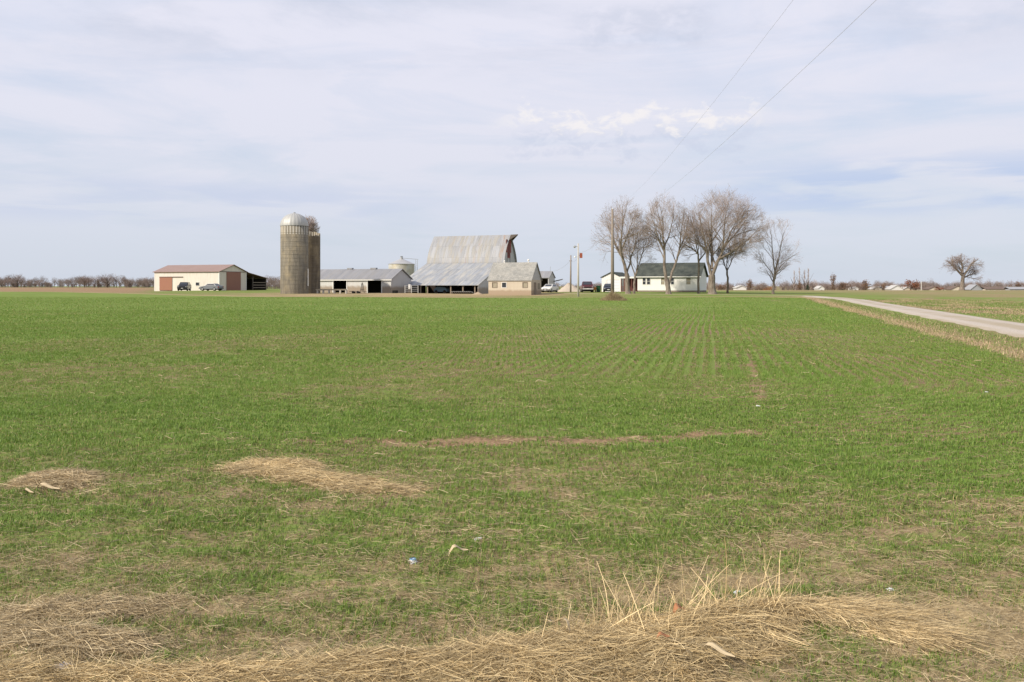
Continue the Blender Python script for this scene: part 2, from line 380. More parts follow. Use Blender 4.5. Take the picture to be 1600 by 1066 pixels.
def _shingle(name, a, b, per=.18):
    n = NB(name, .9, .15); f = n.noise(.8, 6, .65); g = n.noise(14, 3); c = n.mix(n.ramp(f, .35, .7), a, b)
    br = n.N('ShaderNodeTexBrick'); n.L(n.map(rot=(R(90), 0, 0)), br.inputs['Vector']); br.inputs['Scale'].default_value = 1; br.inputs['Brick Width'].default_value = .33; br.inputs['Row Height'].default_value = per
    br.inputs['Color1'].default_value = (1,1,1,1); br.inputs['Color2'].default_value = (.75,.75,.75,1); br.inputs['Mortar'].default_value = (.5,.5,.5,1); br.inputs['Mortar Size'].default_value = .012
    c = n.mix(.8, c, br.outputs['Color'], 'MULTIPLY'); n.bump(g, .4, .01); return n.col(c)
m_shingle = _shingle('dark_green_grey_shingle', (.055,.065,.060), (.10,.11,.095))
m_shinglegrey = _shingle('pale_grey_shingle', (.29,.29,.275), (.38,.37,.34))
m_shinglefar = _shingle('brown_far_shingle', (.16,.12,.10), (.20,.15,.13))
m_barnroof = galv('old_barn_sheets', (.33,.34,.36), rust_amt=.42, warm=(.33,.30,.235))
m_leanroof = galv('lean_to_sheets', (.32,.34,.37), rust_amt=.14, sheet=(.65, 1.2))
m_shedroof = galv('grey_shed_sheets', (.27,.275,.295), rust_amt=.05, sheet=(.9, 6), warm=(.27,.26,.25))
m_binroof = plain('bin_roof_steel', (.42,.42,.42), .4, .12, metal=.3)
def _bin():
    n = NB('corrugated_bin_steel', .45, .4, .2); w = n.wave(.11, 'Z'); f = n.noise(.6, 4); n.bump(w, .5, .02)
    return n.col(n.mix(n.ramp(f, .35, .65), (.44,.40,.32), (.56,.55,.52)))
m_bin = _bin()
def _silo(name, a, b, dark):
    n = NB(name, .9, .15)
    sp = n.N('ShaderNodeSeparateXYZ'); n.L(n.o, sp.inputs[0]); ang = n.math('ARCTAN2', sp.outputs[1], sp.outputs[0])
    cv = n.N('ShaderNodeCombineXYZ'); n.L(n.math('MULTIPLY', ang, 2.3), cv.inputs[0]); n.L(sp.outputs[2], cv.inputs[1]); v = cv.outputs[0]
    br = n.N('ShaderNodeTexBrick'); n.L(v, br.inputs['Vector']); br.inputs['Scale'].default_value = 1; br.inputs['Brick Width'].default_value = .28; br.inputs['Row Height'].default_value = .76
    br.inputs['Color1'].default_value = (*a, 1); br.inputs['Color2'].default_value = (*b, 1); br.inputs['Mortar'].default_value = (*[q*.5 for q in a], 1); br.inputs['Mortar Size'].default_value = .015; br.offset = .5
    st = n.noise(1, 6, .6, vec=n.map(v, scale=(1.6, .12, 1))); c = n.mix(n.ramp(st, .42, .68, 0, .7), br.outputs['Color'], dark)
    s2 = n.noise(1, 4, .6, vec=n.map(v, scale=(.6, .35, 1), loc=(4, 2, 0))); c = n.mix(n.ramp(s2, .45, .7, 0, .5), c, (.33,.27,.17))
    top = n.math('MULTIPLY', n.ramp(sp.outputs[2], 9.9, 10.0), n.ramp(n.wave(.5, 'X', v), .55, .75)); c = n.mix(n.math('MULTIPLY', top, .55), c, (.55,.53,.47))
    n.bump(n.noise(9, 4), .3, .01); return n.col(c)
m_silo = _silo('stave_concrete', (.235,.21,.165), (.185,.165,.13), (.085,.08,.065))
m_silo2 = _silo('stained_stave_concrete', (.175,.145,.105), (.14,.115,.085), (.085,.07,.05))
def _dome():
    n = NB('galvanised_dome', .55, .35, .25)
    sp = n.N('ShaderNodeSeparateXYZ'); n.L(n.o, sp.inputs[0]); ang = n.math('ARCTAN2', sp.outputs[1], sp.outputs[0])
    s = n.math('SINE', n.math('MULTIPLY', ang, 22)); n.bump(s, .3, .04); f = n.noise(1.2, 5)
    return n.col(n.mix(n.ramp(s, .9, 1, 0, .4), n.mix(f, (.36,.36,.345), (.45,.45,.435)), (.3,.3,.3)))
m_dome = _dome()
m_hoop = plain('hoop_steel', (.19,.17,.14), .6, .2)
m_pole = plain('pole_wood', (.24,.20,.165), .9, .25, 5)
m_polepale = plain('pale_pole_wood', (.46,.43,.38), .85, .15, 5)
m_metal = plain('grey_metal', (.42,.43,.44), .4, .1, metal=.5)
m_wire = plain('wire', (.34,.34,.36), .5)
m_redbox = plain('red_rusty_box', (.30,.085,.05), .6, .2)
m_green = plain('green_plastic', (.02,.085,.035), .5)
m_orange = plain('orange_paint', (.55,.20,.03), .5)
m_tyre = plain('tyre_rubber', (.018,.018,.018), .85)
m_rim = plain('wheel_metal', (.42,.42,.43), .35, metal=.6)
m_lamp = plain('lamp_lens', (.38,.38,.37), .15, spec=.6)
m_tail = plain('tail_lens', (.35,.02,.02), .2)
m_chrome = plain('bumper_chrome', (.5,.5,.5), .25, metal=.7)
m_concrete = plain('feed_bunk_concrete', (.50,.47,.41), .85, .15, 3)
m_blue = plain('blue_tarp', (.10,.18,.28), .6)
m_dirt = plain('dug_earth', (.34,.27,.19), .95, .25, 2)
m_weedearth = plain('weedy_earth', (.17,.125,.08), .95, .4, 5)
m_gravelpile = plain('pale_gravel_pile', (.44,.38,.31), .95, .15, 4)
def bark(name, a, b):
    n = NB(name, .9, .1); f = n.noise(1, 6, .7, vec=n.map(scale=(5, 5, 1.2))); n.bump(f, .6, .05); return n.col(n.mix(n.ramp(f, .35, .65), a, b))
m_bark = bark('maple_bark', (.13,.105,.085), (.28,.24,.20))
m_barkdark = bark('dark_bark', (.07,.055,.042), (.16,.13,.10))
m_twig = plain('twigs', (.285,.222,.182), .85, .2, .6)
m_twigpale = plain('pale_twigs', (.37,.30,.27), .85, .2, .6)
m_twigfar = plain('far_twigs', (.235,.185,.165), .9, .25, .15)
def leafm(name, a, b):
    n = NB(name, .8, .1); f = n.noise(.9, 4); return n.col(n.mix(n.ramp(f, .35, .65), a, b))
m_russet = leafm('russet_leaves', (.17,.065,.035), (.26,.11,.06))
m_orangeleaf = leafm('orange_leaves', (.30,.12,.05), (.36,.17,.08))
m_brownleaf = leafm('brown_leaves', (.15,.09,.06), (.24,.16,.11))
m_evergreen = leafm('evergreen_needles', (.035,.055,.035), (.06,.085,.05))

def attr_mat(name, rough=.6, transl=0.0, spec=.25):
    n = NB(name, rough, spec); a = n.N('ShaderNodeVertexColor'); a.layer_name = 'tone'; n.L(a.outputs[0], n.b.inputs['Base Color'])
    if transl:
        t = n.N('ShaderNodeBsdfTranslucent'); n.L(a.outputs[0], t.inputs[0]); mx = n.N('ShaderNodeMixShader'); mx.inputs[0].default_value = transl
        n.L(n.b.outputs[0], mx.inputs[1]); n.L(t.outputs[0], mx.inputs[2]); n.L(mx.outputs[0], n.nt.nodes['Material Output'].inputs[0])
    return n.m
m_blade = attr_mat('wheat_blade', .5, .3)
m_straw = attr_mat('dry_straw', .6, .12)

def field_mat():
    n = NB('farm_ground', .95, .08)
    a = n.N('ShaderNodeVertexColor'); a.layer_name = 'tone'; sp = n.N('ShaderNodeSeparateColor'); n.L(a.outputs[0], sp.inputs[0])
    g, d, s = sp.outputs
    fine = n.noise(22, 6, .7); mid = n.noise(3.5, 5, .6); big = n.noise(.25, 5, .55); far = n.noise(.6, 5, .6, vec=n.map(scale=(1, .25, 1)))
    soil = n.mix(n.ramp(fine, .3, .7), (.11,.075,.042), (.29,.21,.125))
    soil = n.mix(s, soil, n.mix(n.ramp(fine, .3, .7), (.19,.12,.07), (.33,.225,.135)))
    thatch = n.mix(n.ramp(n.noise(30, 5, .7, vec=n.map(scale=(1, 2.5, 1))), .3, .7), (.23,.17,.09), (.46,.365,.21))
    c = n.mix(n.math('MULTIPLY', d, n.ramp(mid, .25, .6, .55, 1)), soil, thatch)
    green = n.mix(n.ramp(far, .3, .7), (.142,.218,.040), (.185,.262,.060)); green = n.mix(n.ramp(fine, .25, .75, .4, 0), green, (.11,.15,.035))
    # drilled rows: brown soil showing between lines of seedlings
    sx = n.N('ShaderNodeSeparateXYZ'); n.L(n.o, sx.inputs[0])
    u = n.math('ADD', n.math('MULTIPLY', sx.outputs[0], .976), n.math('MULTIPLY', sx.outputs[1], -.2185))
    u = n.math('ADD', u, n.math('MULTIPLY', n.noise(.06, 2), .6))
    du = n.math('MAXIMUM', n.math('SUBTRACT', u, .4), 0); dv = n.math('MAXIMUM', n.math('SUBTRACT', 16.0, sx.outputs[1]), 0); hd = n.math('SQRT', n.math('ADD', n.math('MULTIPLY', du, du), n.math('MULTIPLY', dv, dv)))
    head = n.ramp(hd, .05, .4); inner = n.math('SUBTRACT', 1.0, head); rc = n.math('ADD', hd, n.math('MULTIPLY', n.math('LESS_THAN', hd, .0001), n.math('SUBTRACT', u, .4)))
    rows = n.ramp(n.math('SINE', n.math('MULTIPLY', rc, 6.2832/.25)), -.2, .9)
    rowpatch = n.ramp(n.math('ABSOLUTE', n.math('SUBTRACT', n.math('DIVIDE', sx.outputs[0], n.math('MAXIMUM', sx.outputs[1], 1)), .2)), .04, .28, 1, .38)
    rz = n.math('ADD', n.math('MULTIPLY', n.math('MULTIPLY', inner, rowpatch), n.ramp(sx.outputs[1], 45, 90, 1, 0)), n.math('MULTIPLY', head, n.math('MULTIPLY', n.ramp(sx.outputs[0], 1.5, 4, .25, .75), n.ramp(sx.outputs[1], 30, 55, 1, 0))))
    rr = n.math('MULTIPLY', rows, rz)
    cov = n.math('SUBTRACT', g, n.math('MULTIPLY', rr, .6))
    cov = n.math('ADD', cov, n.math('MULTIPLY', n.math('SUBTRACT', mid, .5), .9)); cov = n.math('ADD', cov, n.math('MULTIPLY', n.math('SUBTRACT', fine, .5), .8))
    cov = n.math('ADD', cov, n.math('MULTIPLY', n.math('SUBTRACT', big, .5), .25))
    c = n.mix(n.ramp(cov, .25, .75, 0, .92), c, green)
    n.bump(fine, .6, .03); return n.col(c)
m_field = field_mat()

# ------------------------------------------------------------------ ground: one sheet to the horizon
def build_ground():
    fine = np.linspace(-40, 40, 760); coarse = np.linspace(40, 320, 90)[1:-1]
    ang = np.radians(np.concatenate([fine, coarse])); nr = 640
    rad = 1.3*(5200/1.3)**(np.linspace(0, 1, nr)); A, Rr = np.meshgrid(ang, rad)
    X = Rr*np.sin(A); Y = Rr*np.cos(A); X = X.ravel(); Y = Y.ravel(); Z = ground_z(X, Y)
    g, d, s = zones(X, Y)
    na = len(ang); idx = np.arange(nr*na).reshape(nr, na); nxt = np.roll(idx, -1, axis=1)
    Fc = np.stack([idx[:-1], nxt[:-1], nxt[1:], idx[1:]], -1).reshape(-1, 4)[:, ::-1]
    V = np.stack([X, Y, Z], 1)
    # near soil shows between real seedlings, so its own cover is lower there
    k = .70+.30*sst(np.hypot(X, Y), 12, 60)
    o = fast_mesh('ground', V, Fc, m_field, np.stack([g*k, d, s], 1), 4, True)
    tag(o, kind='structure')
build_ground()
o = MB(); o.lathe([(0.001, -.02), (1.4, -.02)], 40); c = o.build('ground_under_camera', m_field); tag(c, kind='structure'); c.name = 'ground'

def drape(name, pts, widths, mat, lift=.03, n=220, nw=8):
    P = np.array(pts, float); seg = np.hypot(*np.diff(P, axis=0).T); t = np.concatenate([[0], np.cumsum(seg)]); T = np.linspace(0, t[-1], n)
    def cr(v):  # smooth interpolation
        w = np.interp(T, t, v); k = np.ones(9)/9; return np.convolve(np.pad(w, 4, 'edge'), k, 'valid')
    x, y, w = cr(P[:, 0]), cr(P[:, 1]), cr(np.array(widths, float)); dx, dy = np.gradient(x), np.gradient(y); l = np.hypot(dx, dy); nx, ny = dy/l, -dx/l
    V = []; 
    for j in range(nw+1):
        s = j/nw*2-1; wob = (vnoise(T*.7, np.full(n, j*3.3), 60)-.5)*.35*(abs(s) > .99)
        V.append(np.stack([x+nx*(s*w/2+wob), y+ny*(s*w/2+wob), np.zeros(n)], 1))
    V = np.stack(V, 1).reshape(-1, 3); e_ = np.abs(np.tile(np.linspace(-1, 1, nw+1), n)); V[:, 2] = terrain(V[:, 0], V[:, 1])+lift+.03*(1-e_)-.11*(e_ > .99)
    i = np.arange(n*(nw+1)).reshape(n, nw+1); Fc = np.stack([i[:-1, :-1], i[:-1, 1:], i[1:, 1:], i[1:, :-1]], -1).reshape(-1, 4)[:, ::-1]
    return fast_mesh(name, V, Fc, mat, None, 4, True)
def _gravel():
    n = NB('pale_gravel', .95, .1); a = n.noise(26, 5, .75); b = n.noise(.5, 5, .6, vec=n.map(scale=(1, .3, 1))); sp = n.N('ShaderNodeSeparateXYZ'); n.L(n.o, sp.inputs[0])
    q = n.math('ADD', n.math('MULTIPLY', n.math('SUBTRACT', sp.outputs[0], 17.5), .961), n.math('MULTIPLY', n.math('SUBTRACT', sp.outputs[1], 27.1), -.276))
    q = n.math('ADD', q, n.math('MULTIPLY', n.math('SUBTRACT', n.noise(.3, 3), .5), .5)); q = n.math('MULTIPLY', q, n.ramp(sp.outputs[1], 92, 104, 1, .35)); rut = n.ramp(n.math('ABSOLUTE', n.math('SUBTRACT', n.math('ABSOLUTE', q), .8)), .12, .5)
    c = n.mix(n.ramp(a, .3, .7), (.35,.305,.26), (.55,.495,.43)); c = n.mix(n.math('MULTIPLY', rut, n.ramp(b, .35, .6, .15, .75)), c, (.34,.285,.20))
    edge = n.math('ADD', n.ramp(n.math('ABSOLUTE', q), 1.1, 1.75), n.math('MULTIPLY', n.math('SUBTRACT', n.noise(2.5, 5, .7), .5), 1.2)); c = n.mix(n.ramp(edge, .55, 1.0, 0, .8), c, (.22,.21,.09))
    n.bump(a, .5, .03); return n.col(c)
m_gravel = _gravel()
drive = drape('driveway', [(5.0,-16.4),(17.5,27.1),(30.2,71),(38.5,100),(41.5,112),(42.2,119),(40.2,126),(36,130),(29,132),(21,133),(14,138),(9,146)],
              [3.3,3.3,3.3,3.4,3.9,4.2,3.8,3.2,2.6,2.3,2.4,2.6], m_gravel, .035, 300)
tag(drive, kind='structure')
# ------------------------------------------------------------------ farm buildings (all square to one another, turned 21.8 degrees)
ROT = -R(21.8); UX, UY = math.cos(ROT), math.sin(ROT); VX, VY = -UY, UX
def along(px, O):        # local x of the point of the front wall line seen at px
    k = (px-800)/F; return (k*O[1]-O[0])/(UX-k*UY)
def back(px, O):
    k = (px-800)/F; return (k*O[1]-O[0])/(VX-k*VY)
def zat(py, Y): return H_EYE+(HOR-py)*Y/F
def bld(name, px, Y, label, cat, gbase=None):
    X = XA(px, Y); z = float(terrain(np.array([X]), np.array([Y]))[0])
    return empty(name, (X, Y, z), ROT, label, cat), (X, Y, z)
def gable_roof(x0, x1, yf, yb, ze, zr, over=.3, th=.09):
    """ridge along local x"""
    m = MB(); ym = (yf+yb)/2; s = (zr-ze)/(ym-yf)
    P = [(yf-over, ze-over*s), (ym, zr), (yb+over, ze-over*s)]
    poly = P+[(yb+over, ze-over*s+th), (ym, zr+th*1.2), (yf-over, ze-over*s+th)]
    m.prism(poly, 'x', x0-over, x1+over); return m
def window(parent, x0, x1, z0, z1, y=0.0, frame=m_trim, glass=m_glass, panes=2, name='window'):
    m = MB(); t = .07
    for a in ((x0-t, x1+t, z1, z1+t), (x0-t, x1+t, z0-t, z0), (x0-t, x0, z0, z1), (x1, x1+t, z0, z1)): m.box(a[0], a[1], y-.05, y+.08, a[2], a[3])
    zc = (z0+z1)/2
    if panes >= 2: m.box(x0, x1, y-.02, y+.04, zc-.025, zc+.025)
    w = m.build(name, frame, parent); MB().box(x0, x1, y+.05, y+.07, z0, z1).build('pane', glass, w); return w
def window_side(parent, y0, y1, z0, z1, x, frame=m_trim, glass=m_glass):
    m = MB(); t = .07
    for a in ((y0-t, y1+t, z1, z1+t), (y0-t, y1+t, z0-t, z0), (y0-t, y0, z0, z1), (y1, y1+t, z0, z1)): m.box(x-.08, x+.05, a[0], a[1], a[2], a[3])
    w = m.build('window', frame, parent); MB().box(x-.03, x+.02, y0, y1, z0, z1).build('pane', glass, w); return w

# 1 machine shed
def machine_shed():
    b, O = bld('machine_shed', 342.5, 180, 'cream steel machine shed with brown-red roof, left of the silos', 'shed')
    ln, dp, hw, rs = 16.9, 8.5, 3.85, 1.42; t = .15
    d0, d1 = along(250, O), along(269, O); w0, w1 = along(306, O), along(311.5, O)
    MB().wall(-ln, 0, -.6, hw, [(d0, d1, -.1, 2.65), (w0, w1, 1.0, 1.65)], 0, t).build('front_wall', m_cream, b)
    g0, g1 = back(354, O), back(375.5, O)
    m = MB(); # right gable wall with door opening
    m.box(-t, 0, t, g0, -.6, hw); m.box(-t, 0, g1, dp, -.6, hw); m.prism([(t, hw), (dp, hw), (dp/2+t/2, hw+rs-.04)], 'x', -t, 0); m.build('gable_wall', m_gablecream, b)
    MB().box(-ln, -t, dp-t, dp, -.6, hw).build('rear_wall', m_cream, b)
    MB().prism([(t, -.6), (dp-t, -.6), (dp-t, hw), (dp/2, hw+rs-.04), (t, hw)], 'x', -ln, -ln+t).build('gable_wall', m_gablecream, b)
    gable_roof(-ln, 0, 0, dp, hw+.02, hw+rs, .28).build('roof', m_redroof, b)
    MB().box(d0-.05, d1+.05, -.1, -.03, 0, 2.7).build('sliding_door', m_rustdoor, b)
    MB().box(d0-.1, along(286, O), -.14, -.02, 2.72, 2.86).build('door_track', m_darktrim, b)
    MB().box(.03, .1, g0-.05, g1+.05, 0, hw-.05).build('gable_door', m_rustdoor_y, b)
    m = MB(); m.box(-.12, .04, -.04, -.005, -.3, hw); m.box(.005, .04, -.005, .12, -.3, hw); m.build('corner_trim', m_trim, b)
    MB().box(.005, .04, dp-.12, dp, -.3, hw).build('corner_trim', m_trim, b); MB().box(-ln, -ln+.14, -.04, -.005, -.3, hw).build('corner_trim', m_trim, b)
    MB().box(.005, .05, .15, dp-.15, hw-.06, hw+.06).build('gable_trim', m_darktrim, b)
    window(b, w0, w1, 1.0, 1.65, panes=1)
    # open lean-to on the far side
    L2 = back(417, O); le = MB(); le.prism([(dp+.3, hw-.12), (L2, 2.55), (L2, 2.64), (dp+.3, hw-.03)], 'x', -ln-.2, .25); le.build('lean_to_roof', m_redroof, b)
    for x in (-.1, -5.6, -11.2, -ln+.1):
        MB().box(x-.1, x+.1, L2-.35, L2-.15, -.6, 2.56).build('post', m_darkwood, b)
    for yy in (dp+2.2,): MB().box(-.2, 0, yy-.1, yy+.1, -.6, hw-.9).build('post', m_darkwood, b)
    MB().prism([(dp+.05, -.6), (L2-.4, -.6), (L2-.4, 2.55), (dp+.05, hw-.2)], 'x', -ln, -ln+.1).build('lean_to_wall', m_inshade, b)
    MB().box(-ln+.2, -.25, L2-.34, L2-.28, -.5, 2.58).build('lean_to_back_wall', m_inshade, b)  # lean-to's inner darkness is painted into these boards
    m = MB(); [m.box(-.12, -.04, dp+2.35, L2-.4, z, z+.14) for z in (.5, 1.05, 1.6)]; m.build('lean_to_rails', m_wood, b)
machine_shed()

# 2 silos
def silo(name, px, Y, r, h, mat, label, dome=True, ladder=False):
    X = XA(px, Y); z = float(terrain(np.array([X]), np.array([Y]))[0]); b = empty(name, (X, Y, z), 0, label, 'silo')
    if dome:
        m = MB(); m.lathe([(r, -.5), (r, h), (r-.12, h), (.01, h)], 56); m.build('stave_wall', mat, b, True)
        hd = 2.15; prof = [(r+.06, h-.05)]+[((r+.06)*math.cos(a), h+hd*math.sin(a)) for a in np.linspace(0, 1.45, 14)]+[(.01, h+hd)]
        MB().lathe(prof, 56).build('dome_roof', m_dome, b, True)
        MB().lathe([(.22, h+hd-.06), (.22, h+hd+.12), (.01, h+hd+.2)], 16).build('dome_cap', m_metal, b)
    else:
        m = MB(); n = 56; V = []; Fc = []
        for k in range(n):
            a = 2*math.pi*k/n; hh = h-1.0*(.5+.5*math.sin(a*1.0+2.6))*(1 if int(a*6) % 3 else .75)-.12*random.random()
            for rr, zz in ((r, -.5), (r, hh), (r-.1, hh), (r-.1, 0.5)): V.append((rr*math.cos(a), rr*math.sin(a), zz))
        for k in range(n):
            q = (k+1) % n
            for j in range(3): Fc.append((4*k+j, 4*q+j, 4*q+j+1, 4*k+j+1))
        m.add(V, Fc).build('stave_wall', mat, b, False)
    m = MB(); z_ = .35
    while z_ < h-.9:
        m.lathe([(r+.001, z_), (r+.02, z_), (r+.02, z_+.025), (r+.001, z_+.025)], 48); z_ += .62 if z_ < h*.6 else .76
    m.build('hoops', m_hoop, b)
    if ladder:
        a = R(-12); cx, cy = (r+.18)*math.cos(a), (r+.18)*math.sin(a)
        MB().tube([(cx, cy, 1.3), (cx, cy, 4.2)], .09, 8).build('fill_pipe', m_trim, b)
        for z0 in (1.6, 2.8, 4.0): MB().box(cx-.35, cx-.05, cy-.06, cy+.02, z0, z0+.05).build('pipe_bracket', m_metal, b)
silo('concrete_silo', 460, 150, 2.3, 11.45, m_silo, 'tall grey-tan concrete silo with shiny metal dome roof', True, True)
silo('concrete_silo', 481, 156, 2.15, 11.1, m_silo2, 'darker roofless silo with broken rim, behind the domed silo', False)

# 3 long livestock shed
def cattle_shed():
    b, O = bld('cattle_shed', 611, 164, 'long low whitewashed shed with grey metal roof, right of the silos', 'shed')
    ln, dp, hw, rs, t = 19.5, 7.8, 2.62, 1.82, .15
    a0, a1, c0, c1 = along(521, O), along(541.5, O), along(574.5, O), along(596, O)
    MB().wall(-ln, 0, -.6, hw, [(a0, a1, -.6, hw-.12), (c0, c1, -.6, hw-.12)], 0, t).build('front_wall', m_whitewall, b)
    MB().prism([(t, -.6), (dp, -.6), (dp, hw), (dp/2, hw+rs-.04), (t, hw)], 'x', -t, 0).build('gable_wall', m_greygable, b)
    MB().prism([(t, -.6), (dp, -.6), (dp, hw), (dp/2, hw+rs-.04), (t, hw)], 'x', -ln, -ln+t).build('gable_wall', m_greygable, b)
    MB().box(-ln+t, -t, dp-t, dp, -.6, hw).build('rear_wall', m_inshade, b)
    gable_roof(-ln, 0, 0, dp, hw+.02, hw+rs, .3).build('roof', m_shedroof, b)
    for p0, p1 in ((526, 534), (563, 572)):
        x0, x1 = along(p0, O), along(p1, O); MB().prism([(x0, hw+rs), (x1, hw+rs), (x1, hw+rs+.32), (x0, hw+rs+.32)], 'y', dp/2-.3, dp/2+.3).build('roof_vent', m_shedroof, b)
    for x in (c0-.08, c1+.08, a0-.08, a1+.08): MB().box(x-.08, x+.08, -.06, -.01, -.4, hw).build('door_post', m_trim, b)
    MB().box(-ln-.3, .3, -.36, -.31, hw-.3, hw-.14).build('fascia', m_trim, b)
cattle_shed()

# 4 grain bin
def grain_bin():
    Y = 200; X = XA(627.5, Y); z = .3; b = empty('grain_bin', (X, Y, z), 0, 'round corrugated grain bin with cone roof, behind the cattle shed', 'grain bin')
    r = 2.92; e = zat(412.5, Y)-z; p = zat(404, Y)-z
    MB().lathe([(r, -.5), (r, e)], 48).build('bin_wall', m_bin, b, True)
    m = MB(); m.lathe([(r+.14, e-.05), (.35, p-.1), (.35, p+.1), (.01, p+.2)], 40); m.build('cone_roof', m_binroof, b)
    MB().lathe([(.28, p+.1), (.28, p+.45), (.4, p+.45), (.01, p+.6)], 16).build('roof_cap', m_metal, b)
    m = MB(); m.tube([(r+.35, -.8, 0), (r+.35, -.8, e+.9)], .05, 6); m.tube([(r+.75, -.8, 0), (r+.75, -.8, e+.9)], .05, 6)
    [m.box(r+.35, r+.75, -.84, -.8, q*.45, q*.45+.04) for q in range(1, 16)]; m.build('ladder', m_metal, b)
    MB().tube([(0, -.4, p+.1), (r+.9, -.7, e+1.0)], .05, 6).build('spout', m_metal, b)
grain_bin()

# 5 gothic-roofed barn with open lean-to
def barn():
    b, O = bld('gothic_barn', 785, 176, 'large gothic barn with curved rusty tin roof and hay hood', 'barn')
    ln, dp = 16.6, 7.2; zs = 5.2; zp = zat(367, 179.3)-O[2]
    def prof(off=0):
        L_ = []
        for k in range(13):
            s = k/12; y = (dp/2)*s**1.85; z = zs+(zp-zs)*s; L_.append((y, z))
        return L_
    P = [(-.12, zs-.5)]+prof(); half = [(y, z) for y, z in P]; mir = [(dp-y, z) for y, z in reversed(P[:-1])]; arc = half+mir
    def shell(x0, x1, arc_, th=.1):
        n = len(arc_); V = []; Fc = []
        for x in (x0, x1):
            for i, (y, z) in enumerate(arc_): V.append((x, y, z))
            for i, (y, z) in enumerate(arc_):
                a = arc_[max(i-1, 0)]; c = arc_[min(i+1, n-1)]; ty, tz = c[0]-a[0], c[1]-a[1]; l = math.hypot(ty, tz); V.append((x, y+tz/l*th, z-ty/l*th))
        for i in range(n-1):
            Fc += [(i, i+1, 2*n+i+1, 2*n+i), (n+i, 3*n+i, 3*n+i+1, n+i+1), (i, n+i, n+i+1, i+1), (2*n+i, 2*n+i+1, 3*n+i+1, 3*n+i)]
        return V, Fc
    V, Fc = shell(-ln-.3, .35, arc)
    MB().add(V, Fc).build('curved_roof', m_barnroof, b)
    # hay hood: the top of the roof runs out to a point over the gable
    top = [(y, z) for y, z in arc if z > zp-1.3]; n = len(top); V = []; Fc = []; mid = (n-1)/2
    for i, (y, z) in enumerate(top): V += [(.352, y, z+.02), (.352, y, z-.08)]
    for i, (y, z) in enumerate(top):
        k = 1-abs(i-mid)/mid; V += [(.352+1.55*k+.02, y, z+.05*k+.02), (.352+1.55*k+.02, y, z-.08)]
    for i in range(n-1):
        a = 2*i; c = 2*(i+1); o_ = 2*n
        Fc += [(a, c, o_+c, o_+a), (a+1, o_+a+1, o_+c+1, c+1), (o_+a, o_+c, o_+c+1, o_+a+1)]
    MB().add(V, Fc).build('hay_hood', m_darkwood, b)
    # walls
    wp = [(.15, -.6)]+[(y+.05 if y < dp/2 else y-.05, z-.05) for y, z in arc if True]+[(dp-.15, -.6)]
    wp = [(min(max(y, .05), dp-.05), z) for y, z in wp]
    MB().prism(wp, 'x', -.12, 0).build('gable_wall', m_greygable, b)
    MB().prism(wp, 'x', -ln, -ln+.12).build('gable_wall', m_greygable, b)
    MB().box(-ln+.12, -.12, 0, .12, -.6, zs-.1).build('front_wall', m_whitewall, b); MB().box(-ln+.12, -.12, dp-.12, dp, -.6, zs-.1).build('rear_wall', m_whitewall, b)
    m_red = siding('barn_red_boards', (.20,.035,.025), (.1,.05,.04), .25, 'Y')
    m = MB(); m.box(.012, .05, 1.9, 4.6, zs+3.0, zp-1.0); m.box(.012, .05, 2.6, 4.1, zs+1.9, zs+3.0); m.build('hay_door', m_red, b)
    m = MB(); m.box(.012, .03, 2.35, 2.5, zs-1.5, zs+1.85); m.box(.012, .03, 3.9, 4.1, zs-1.5, zs+1.85); m.box(.052, .07, 3.2, 3.5, zs+2.2, zp-1.3); m.build('gable_opening_shade', m_inshade, b)  # solid dark strips on the gable, painting the shade of openings
    # lean-to toward the field
    X, Y = XA(747, 165), 165.0
    ly = (X-O[0])*VX+(Y-O[1])*VY; lx = (X-O[0])*UX+(Y-O[1])*UY; zl = float(terrain(np.array([X]), np.array([Y]))[0])-O[2]
    ze = zat(446.2, 165)-O[2]; zt = zat(411.5, 176)-O[2]
    V = [(-ln-.3, 0-.02, zt), (.15, -.02, zt), (lx+.2, ly-.3, ze), (-ln+lx-.3, ly-.3, ze)]
    V2 = []; nx_, ny_ = 1, 14
    MB().add(V+[(x, y, z+.09) for x, y, z in V], [(3,2,1,0),(4,5,6,7),(0,1,5,4),(1,2,6,5),(2,3,7,6),(3,0,4,7)]).build('lean_to_roof', m_leanroof, b)
    s = (zt-ze)/(0-ly+.3)
    for px in (656, 667, 703.6, 722.7, 741.5):
        k = (px-800)/F; Yp = 165+6*(747-px)/125; xx = (k*Yp-O[0])*UX+(Yp-O[1])*UY; MB().box(xx-.11, xx+.11, ly+.1, ly+.32, zl-.6, ze+.05).build('post', m_wood, b)
    k = (627.5-800)/F; Yp = 171; xx = (k*Yp-O[0])*UX+(Yp-O[1])*UY; MB().box(xx-.38, xx+.42, ly+.1, ly+.3, zl-.6, ze+.05).build('post', m_darkwood, b)
    yt = ly+7.2; MB().prism([(ly+.05, -.5), (yt, -.5), (yt, ze+s*(yt-ly)-.02), (ly+.05, ze+.0)], 'x', lx-.1, lx).build('lean_to_end_wall', m_greygable, b)
    MB().box(-ln+lx+.2, lx-.1, -1.0, -.8, -.6, 4.2).build('lean_to_back_wall', m_inshade, b)  # dark sheet ahead of the barn wall, painted as the lean-to's shade
    MB().box(-ln+lx, -ln+lx+.1, ly+4, -1.0, -.6, ze+.9).build('lean_to_wall', m_inshade, b)
    return O, lx, ly, zl
BO, LX, LY, ZL = barn()
def bw(x, y, z=0):  # barn local -> world
    return (BO[0]+x*UX+y*VX, BO[1]+x*UY+y*VY, BO[2]+z)

